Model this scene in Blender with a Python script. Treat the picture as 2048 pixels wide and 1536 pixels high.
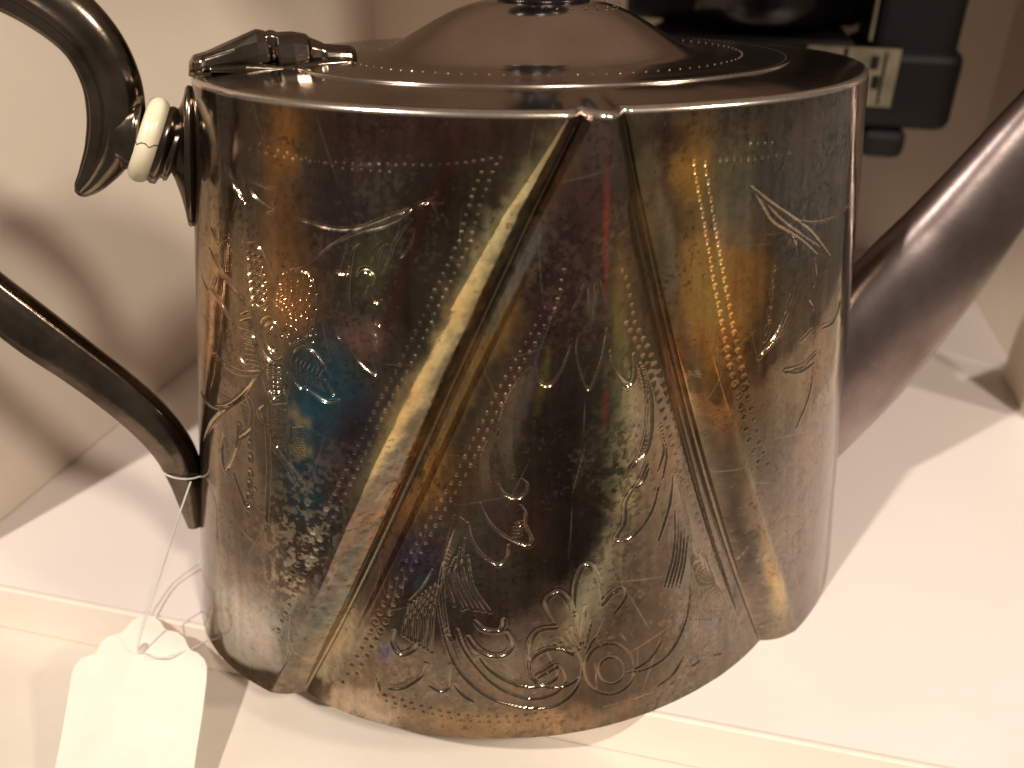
import bpy, math, random
import numpy as np
from mathutils import Vector, Matrix

scene = bpy.context.scene
for o in list(bpy.data.objects):
    bpy.data.objects.remove(o, do_unlink=True)
COL = scene.collection

# ------------------------------------------------------------------ camera
cd = bpy.data.cameras.new('camera')
cam = bpy.data.objects.new('camera', cd)
COL.objects.link(cam)
CR = Vector((0.964364, -0.264123, 0.015521)); CU = Vector((0.112844, 0.463659, 0.878798)); CF = Vector((0.239308, 0.845730, -0.476941))
cam.matrix_world = Matrix(((CR.x, CU.x, -CF.x, -0.062409), (CR.y, CU.y, -CF.y, -0.195518), (CR.z, CU.z, -CF.z, 0.168763), (0, 0, 0, 1)))
cd.sensor_width = 36; cd.lens = 31.188
cd.clip_start = 0.005; cd.clip_end = 20
cd.dof.use_dof = True; cd.dof.focus_distance = 0.185; cd.dof.aperture_fstop = 13
scene.camera = cam

# ------------------------------------------------------------------ world and lamps
wd = bpy.data.worlds.new('World'); scene.world = wd; wd.use_nodes = True
bg = wd.node_tree.nodes['Background']
bg.inputs[0].default_value = (1.0, 0.86, 0.72, 1); bg.inputs[1].default_value = 0.17


def spot(name, pos, target, power, radius, cone, blend, color):
    ld = bpy.data.lights.new(name, 'SPOT'); ld.energy = power; ld.shadow_soft_size = radius
    ld.spot_size = math.radians(cone); ld.spot_blend = blend; ld.color = color
    o = bpy.data.objects.new(name, ld); COL.objects.link(o)
    o.location = pos
    o.rotation_euler = (Vector(target) - Vector(pos)).to_track_quat('-Z', 'Y').to_euler()
    o['kind'] = 'structure'
    return o


spot('spotlight_key', (-0.685, -0.476, 0.915), (0.03, 0.06, 0.0), 47, 0.016, 17.5, 0.3, (1.0, 0.92, 0.83))
spot('spotlight_fill', (0.161, -0.856, 0.875), (0.0, 0.02, 0.05), 34, 0.06, 40, 0.4, (1.0, 0.90, 0.775))
spot('spotlight_side', (0.78, -0.72, 0.72), (0.0, 0.05, 0.05), 25, 0.07, 40, 0.4, (1.0, 0.89, 0.75))

vs = scene.view_settings
vs.view_transform = 'Standard'; vs.look = 'None'; vs.exposure = 0; vs.gamma = 1
vs.use_curve_mapping = False

# ------------------------------------------------------------------ helpers
rng = random.Random(7)


def lin(c):
    return tuple(((v / 255) / 12.92 if v / 255 <= .04045 else ((v / 255 + .055) / 1.055) ** 2.4) for v in c)


def mat(name, col, rough=.5, metal=0., spec=.5, noise=None, bump=None, coat=0.):
    """principled material; noise=(scale, amount, colour2); bump=(scale, strength)"""
    m = bpy.data.materials.new(name); m.use_nodes = True
    nt = m.node_tree; b = nt.nodes['Principled BSDF']
    b.inputs['Base Color'].default_value = (*col, 1); b.inputs['Roughness'].default_value = rough
    b.inputs['Metallic'].default_value = metal; b.inputs['Specular IOR Level'].default_value = spec
    b.inputs['Coat Weight'].default_value = coat
    tc = nt.nodes.new('ShaderNodeTexCoord')
    if noise:
        n = nt.nodes.new('ShaderNodeTexNoise'); n.inputs['Scale'].default_value = noise[0]; n.inputs['Detail'].default_value = 6
        n.inputs['Roughness'].default_value = .62
        nt.links.new(tc.outputs['Object'], n.inputs['Vector'])
        r = nt.nodes.new('ShaderNodeValToRGB'); r.color_ramp.elements[0].position = .35; r.color_ramp.elements[1].position = .68
        c2 = noise[2]; a = noise[1]
        r.color_ramp.elements[0].color = (*col, 1)
        r.color_ramp.elements[1].color = (*[col[i] * (1 - a) + c2[i] * a for i in range(3)], 1)
        nt.links.new(n.outputs['Fac'], r.inputs['Fac']); nt.links.new(r.outputs['Color'], b.inputs['Base Color'])
    if bump:
        n = nt.nodes.new('ShaderNodeTexNoise'); n.inputs['Scale'].default_value = bump[0]; n.inputs['Detail'].default_value = 4
        nt.links.new(tc.outputs['Object'], n.inputs['Vector'])
        bp = nt.nodes.new('ShaderNodeBump'); bp.inputs['Strength'].default_value = bump[1]; bp.inputs['Distance'].default_value = .0004
        nt.links.new(n.outputs['Fac'], bp.inputs['Height']); nt.links.new(bp.outputs['Normal'], b.inputs['Normal'])
    return m


def mesh_np(name, V, F, m, parent=None, smooth=True):
    """mesh object from vertex array and an (n,4) or (n,3) face array (or list of faces)"""
    me = bpy.data.meshes.new(name)
    V = np.asarray(V, dtype=np.float32)
    if isinstance(F, np.ndarray):
        k = F.shape[1]
        me.vertices.add(len(V)); me.vertices.foreach_set('co', V.ravel())
        me.loops.add(F.size); me.loops.foreach_set('vertex_index', F.astype(np.int32).ravel())
        me.polygons.add(len(F)); me.polygons.foreach_set('loop_start', np.arange(0, F.size, k, dtype=np.int32))
        me.polygons.foreach_set('loop_total', np.full(len(F), k, dtype=np.int32))
        me.update(calc_edges=True)
    else:
        me.from_pydata([tuple(v) for v in V.tolist()], [], [tuple(f) for f in F]); me.update()
    me.polygons.foreach_set('use_smooth', np.full(len(me.polygons), smooth, dtype=bool))
    me.materials.append(m)
    o = bpy.data.objects.new(name, me); COL.objects.link(o)
    if parent is not None:
        o.parent = parent
    return o


def grid_faces(nr, nc, wrap=False, flip=False):
    r = np.arange(nr - 1)[:, None]; c = np.arange(nc if wrap else nc - 1)[None]
    a = r * nc + c; b = r * nc + (c + 1) % nc; d = (r + 1) * nc + c; e = (r + 1) * nc + (c + 1) % nc
    f = np.stack([a, b, e, d], -1).reshape(-1, 4)
    return f[:, ::-1] if flip else f


def thing(name, label, cat, loc=(0, 0, 0)):
    o = bpy.data.objects.new(name, None); COL.objects.link(o); o.location = loc
    o.empty_display_size = .01
    o['label'] = label; o['category'] = cat
    return o


def structure(o):
    o['kind'] = 'structure'; return o


def bevel(o, w, seg=2):
    md = o.modifiers.new('bevel', 'BEVEL'); md.width = w; md.segments = seg; md.limit_method = 'ANGLE'
    return o


# cabinet frame: ex runs along its front edge, ny goes into its depth
A = math.radians(-28.5)
EX = Vector((math.cos(A), math.sin(A), 0)); NY = Vector((-math.sin(A), math.cos(A), 0)); ORG = Vector((-.139, .081, 0))


def cab(e, n, z):
    return ORG + EX * e + NY * n + Vector((0, 0, z))


def cab_box(name, e0, e1, n0, n1, z0, z1, m, parent=None, bev=0):
    V = [cab(e, n, z) for z in (z0, z1) for n in (n0, n1) for e in (e0, e1)]
    F = [(0, 2, 3, 1), (4, 5, 7, 6), (0, 1, 5, 4), (1, 3, 7, 5), (3, 2, 6, 7), (2, 0, 4, 6)]
    o = mesh_np(name, [tuple(v) for v in V], F, m, parent, smooth=False)
    if bev:
        bevel(o, bev)
    return o


def tube(name, pts, radii, m, parent=None, seg=10, cap=True):
    """round tube along 3-D points"""
    pts = [Vector(p) for p in pts]; n = len(pts)
    if not hasattr(radii, '__len__'):
        radii = [radii] * n
    V = []; up = Vector((0, 1, 0))
    for i, p in enumerate(pts):
        t = (pts[min(i + 1, n - 1)] - pts[max(i - 1, 0)]).normalized()
        if abs(t.dot(up)) > .95:
            up = Vector((1, 0, 0))
        x = up.cross(t).normalized(); y = t.cross(x); up = y
        for k in range(seg):
            a = 2 * math.pi * k / seg
            V.append(p + x * (math.cos(a) * radii[i]) + y * (math.sin(a) * radii[i]))
    F = [tuple(f) for f in grid_faces(n, seg, True).tolist()]
    if cap:
        F.append(tuple(range(seg))[::-1]); F.append(tuple((n - 1) * seg + k for k in range(seg)))
    return mesh_np(name, [tuple(v) for v in V], F, m, parent)


def catmull(P, k=6):
    P = np.asarray(P, float)
    if len(P) < 3:
        return P
    Q = np.vstack([2 * P[0] - P[1], P, 2 * P[-1] - P[-2]]); out = []
    u = np.linspace(0, 1, k, endpoint=False)[:, None]
    for i in range(len(P) - 1):
        a, b, c, d = Q[i:i + 4]
        out.append(.5 * (2 * b + (c - a) * u + (2 * a - 5 * b + 4 * c - d) * u ** 2 + (3 * b - a - 3 * c + d) * u ** 3))
    return np.vstack(out + [P[-1:]])


def ribbon_loft(name, stations, m, parent, depth=.75, ridges=(), nseg=40, k=8, y0=0., round_end=True):
    """loft in the x-z plane: stations (x, z, half width) in mm, y half depth = depth*hw; ridges = [(angle, amp, width)]"""
    S = catmull(stations, k) / 1000
    n = len(S); V = []
    for i in range(n):
        t = S[min(i + 1, n - 1), :2] - S[max(i - 1, 0), :2]; t /= np.linalg.norm(t)
        nx, nz = t[1], -t[0]       # to the right of travel
        hw = S[i, 2]
        for q in range(nseg):
            a = 2 * math.pi * q / nseg
            r = 1.
            for (ra, amp, wd_) in ridges:
                d = (a - ra + math.pi) % (2 * math.pi) - math.pi
                r += amp * math.exp(-(d / wd_) ** 2)
            u = math.cos(a) * hw * r; v = math.sin(a) * hw * depth * r
            V.append((S[i, 0] + nx * u, y0 - v, S[i, 1] + nz * u))
    F = [tuple(f) for f in grid_faces(n, nseg, True).tolist()]
    for end, i0, sgn in ((0, 0, -1), (1, (n - 1) * nseg, 1)):
        c = len(V); cx = np.mean(np.array(V[i0:i0 + nseg]), axis=0)
        V.append(tuple(cx))
        for q in range(nseg):
            f = (i0 + q, i0 + (q + 1) % nseg, c)
            F.append(f if sgn > 0 else f[::-1])
    return mesh_np(name, V, F, m, parent)


def axis_lathe(name, centre, axis, prof, m, parent, seg=40, squash=1.):
    """lathe round axis (in the x-z plane); prof = (along, radius) in mm, squash scales the radius in y"""
    ax = Vector(axis).normalized(); yv = Vector((0, 1, 0)); zv = ax.cross(yv)
    c = Vector(centre) / 1000; V = []
    for (s, r) in prof:
        for q in range(seg):
            a = 2 * math.pi * q / seg
            V.append(c + (ax * s + yv * (math.cos(a) * r * squash) + zv * (math.sin(a) * r)) / 1000)
    F = [tuple(f) for f in grid_faces(len(prof), seg, True).tolist()]
    F.append(tuple(range(seg))[::-1]); F.append(tuple((len(prof) - 1) * seg + q for q in range(seg)))
    return mesh_np(name, [tuple(v) for v in V], F, m, parent)


# ------------------------------------------------------------------ materials
M_BOARD = mat('white_laminate', lin((228, 216, 209)), .55, noise=(9, .35, lin((216, 202, 192))), bump=(900, .05))
M_BAND = mat('edge_band', lin((236, 222, 208)), .5, noise=(30, .4, lin((222, 204, 186))), bump=(700, .08))
M_WALL = mat('wall_panel', lin((232, 217, 199)), .7, noise=(14, .4, lin((214, 196, 178))), bump=(1100, .06))
M_LOW = mat('lower_shelf_paint', lin((214, 202, 188)), .6, noise=(25, .5, lin((198, 184, 168))), bump=(600, .1))
M_SILVER = mat('tarnished_silver', lin((204, 190, 178)), .16, 1., noise=(45, .6, lin((164, 149, 137))), bump=(260, .05))
M_DARK = mat('dark_silver', lin((128, 115, 102)), .18, 1., noise=(90, .8, lin((70, 60, 52))), bump=(420, .12))
M_SPOUT = mat('spout_silver', lin((156, 141, 138)), .30, 1., noise=(40, .7, lin((104, 88, 82))), bump=(260, .12))
M_IVORY = mat('ivory', lin((226, 214, 186)), .3, 0, .5, noise=(160, .6, lin((206, 190, 156))), bump=(500, .08))
M_CRACK = mat('ivory_crack', lin((50, 38, 28)), .8)
M_TAG = mat('tag_card', lin((220, 214, 202)), .75, noise=(70, .6, lin((210, 202, 184))), bump=(1500, .12))
M_LINE = mat('nylon_line', lin((206, 200, 192)), .2, 0, .6)
M_BLACK = mat('black_plastic', lin((20, 17, 17)), .5, 0, .3, bump=(900, .1))
M_GLOSS = mat('black_gloss', lin((18, 13, 17)), .22, 0, .5)
M_CREAM = mat('cream_label', lin((138, 128, 106)), .6, noise=(120, .8, lin((84, 74, 58))))

# ------------------------------------------------------------------ the setting: a white display cubby
ZL = -.0152; WID = .325; FR = -.0546; DEP = .302; ZT = .318
structure(cab_box('shelf_floor', -.012, WID + .03, FR + .0016, DEP, -.0150, 0, M_BOARD))
structure(cab_box('shelf_edge_band', -.012, WID + .03, FR, FR + .0013, -.0150, -.0003, M_BAND, bev=.0003))
structure(cab_box('wall_left', -.012, 0, FR, DEP, .0002, ZT, M_WALL, bev=.0005))
structure(cab_box('wall_back', -.012, WID + .03, DEP + .0004, DEP + .012, -.0150, ZT, M_WALL))
structure(cab_box('wall_right', WID, WID + .014, .119, .156, .0002, ZT, M_WALL, bev=.0008))
structure(cab_box('wall_right_inner', WID + .007, WID + .021, .160, DEP, .0002, ZT, M_WALL, bev=.0008))
structure(cab_box('shelf_above', -.012, WID + .03, FR, DEP + .012, ZT + .0004, ZT + .015, M_BOARD))
structure(cab_box('lower_shelf', -.14, WID + .16, -.138, DEP, -.034, ZL, M_LOW))

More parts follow.
